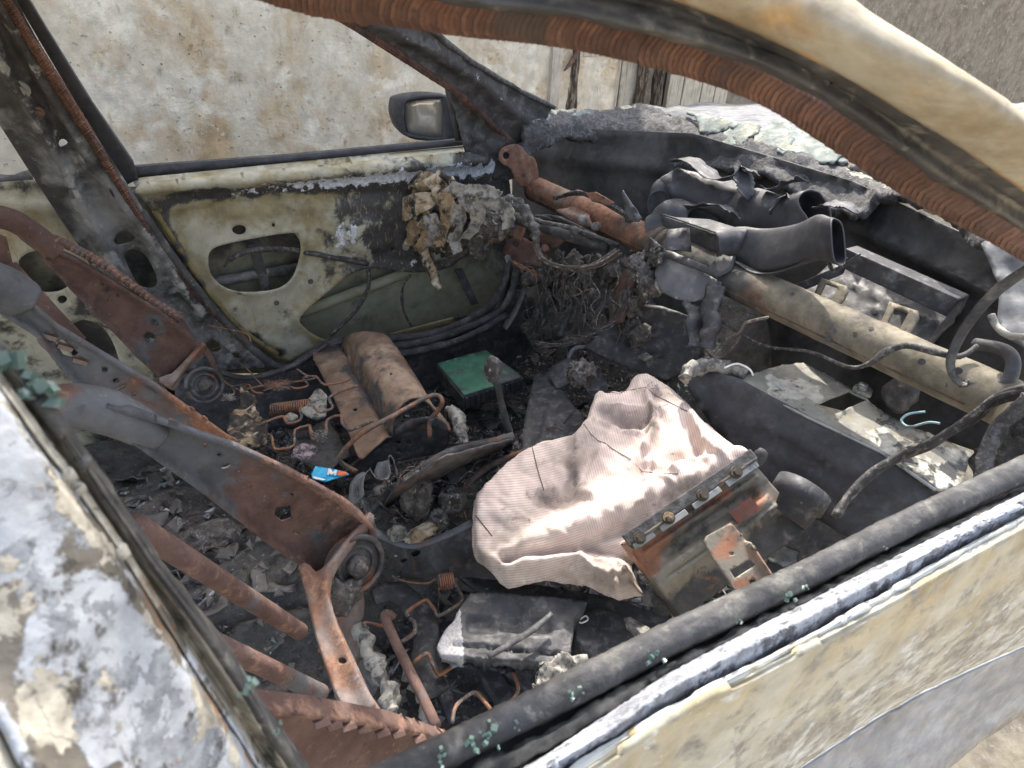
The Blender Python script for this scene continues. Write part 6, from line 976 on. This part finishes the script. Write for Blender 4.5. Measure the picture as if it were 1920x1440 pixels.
# near roof rail / windscreen pillar arc
A0 = [(380, -60), (545, -4), (700, 20), (850, 42), (1000, 62), (1100, 82), (1200, 110), (1300, 140), (1400, 178), (1480, 222), (1560, 278), (1650, 338), (1760, 402), (1860, 452), (1990, 530)]
A1 = [(480, -90), (640, -34), (760, -10), (900, 15), (1020, 28), (1130, 48), (1270, 80), (1400, 122), (1480, 158), (1560, 202), (1650, 262), (1750, 335), (1850, 398), (1990, 490)]
A2 = [(700, -180), (900, -120), (1060, -50), (1190, -15), (1290, 12), (1400, 56), (1500, 102), (1600, 156), (1700, 216), (1800, 278), (1920, 360), (2010, 420)]
A3 = [(1000, -380), (1250, -240), (1400, -130), (1520, -50), (1580, -5), (1640, 38), (1720, 88), (1800, 140), (1870, 186), (1940, 240), (2030, 310)]
YA = [-.505, -.56, -.61, -.655, -.70, -.72]; dY = lambda d: [y+d for y in YA]
rail = strip('near_roof_rail', [(A2, 'y', dY(-.035)), (o(A2, 6, -8), 'y', dY(-.045)), (o(A2, 60, -50), 'y', dY(-.062)), (A3, 'y', dY(-.060)), (o(A3, 10, -6), 'y', dY(-.045))], Marc, car, n=200, rough=.001, rs=30, mask=lambda s, t, V: np.stack([.30*np.exp(-((t-.08)/.10)**2)+.22*np.exp(-((t-.85)/.08)**2), 0*s, 0*s], 1), label='near roof rail and windscreen pillar in cream burnt paint')
strip('rail_rubber', [(A1, 'y', dY(-.012)), (o(A1, 10, -10), 'y', dY(-.022)), (o(A1, 25, -30), 'y', dY(-.020)), (o(A2, -14, 14), 'y', dY(-.026)), (A2, 'y', dY(-.034))], Mrub, rail, rough=.002, mask=lambda s, t, V: np.stack([.22*np.exp(-((t-.55)/.12)**2), 0*s, 0*s], 1))
SRr = Surf(*[(u, v, 'y', y) for (u, v), y in zip([(545, -4), (900, 50), (1200, 110), (1480, 222), (1760, 402), (1920, 490)], YA)], *[(u, v, 'y', y-.012) for (u, v), y in zip([(640, -34), (900, 15), (1270, 80), (1560, 202), (1750, 335), (1900, 430)], YA)])
mid = [((a[0]+b[0])/2, (a[1]+b[1])/2) for a, b in zip(interp(A0, 24), interp(A1, 24))]
half = [np.linalg.norm(np.array(a)-np.array(b))/2 for a, b in zip(interp(A0, 24), interp(A1, 24))]
serrated('rail_seal_core', mid, half, SRr, rail, period=11, notch=.20, lift=.0040, lean=2.0, edge=.4)
# mass of the far roof rail and header so light enters only through the windows
tube('roof_header', [(.30, -.47, 1.325), (.36, 0, 1.345), (.42, .47, 1.30)], .022, Mchar, car)
tube('far_roof_rail', [(-1.4, .52, 1.32), (-.4, .53, 1.36), (.2, .51, 1.34), (.42, .485, 1.28)], .03, Mchar, car)
tube('near_roof_edge', [(-1.4, -.54, 1.33), (-.4, -.55, 1.37), (.05, -.53, 1.35)], .03, Marc, car)
# glass crumbs on the sills
gl_s = [((745, 1332), .020, 'pillar')]
crumbs = [(1388, 1168, 'z', .932, .0022, 'speck of clear glass between the seal and the pale ash strip'), (1660, 1030, 'z', .93, .0022, 'speck of teal glass near the right end of the door seal'), (50, 715, 'y', -.66, .0072, 'largest green glass crumb stuck high on the near door pillar'), (78, 745, 'y', -.665, .006, 'green glass crumb just under the largest one on the near door pillar'), (455, 1285, 'y', -.728, .0042, 'elongated mint glass crumb low on the near door pillar'), (515, 1360, 'y', -.735, .003, 'tiny white glass crumb low on the near door pillar'),
 (1225, 1230, 'z', .932, .0046, 'mint glass crumb on the near door sill, farthest right of those on the black seal'), (1075, 1300, 'z', .935, .0032, 'grey glass crumb near the middle of the near door sill'), (1090, 1295, 'z', .935, .0028, 'small clear glass crumb beside the grey one on the near door sill'), (925, 1378, 'z', .93, .0046, 'turquoise glass crumb in the slot of the near door'), (905, 1372, 'z', .93, .0036, 'clear glass crumb touching the turquoise one in the door slot'), (884, 1398, 'z', .93, .0042, 'pale glass crumb left of the turquoise one'), (965, 1358, 'z', .93, .003, 'small glass crumb right of the turquoise one'), (835, 1428, 'z', .93, .0036, 'pale mint glass crumb at the bottom edge of the picture'), (1476, 1120, 'z', .93, .0036, 'teal glass crumb on the sill under the airbag housing'), (1512, 1103, 'z', .93, .0032, 'whitish glass crumb beside the teal one under the airbag housing')]
for i, (u, v, ax, val, r, lb) in enumerate(crumbs):
    c = P(u, v, ax, val); tv = (CAM-c)/np.linalg.norm(CAM-c); L = []
    for k in range(5 if r > .0035 else 3):
        V0, F0 = boxVF((0, 0, 0), (1, 0, 0), (0, 1, 0), (0, 0, 1)); R3 = np.array(Matrix.Rotation(rng.uniform(0, 6.28), 3, rng.normal(0, 1, 3).tolist())); V1 = (V0*rng.uniform(.5, 1.2, 3)*(1+.35*rng.normal(0, 1, (8, 1))*.5)) @ R3.T*r*rng.uniform(.2, .45); o_ = rng.normal(0, r*.75, 3); o_ -= tv*(o_ @ tv); L.append((V1+o_, F0))
    q_, Fc = merge(L)
    mk('glass_crumb', q_+c+tv*r*.35, Fc, Mglass, smooth=False, label=lb, cat='glass crumb', group='glass crumbs on the near sill and pillar')
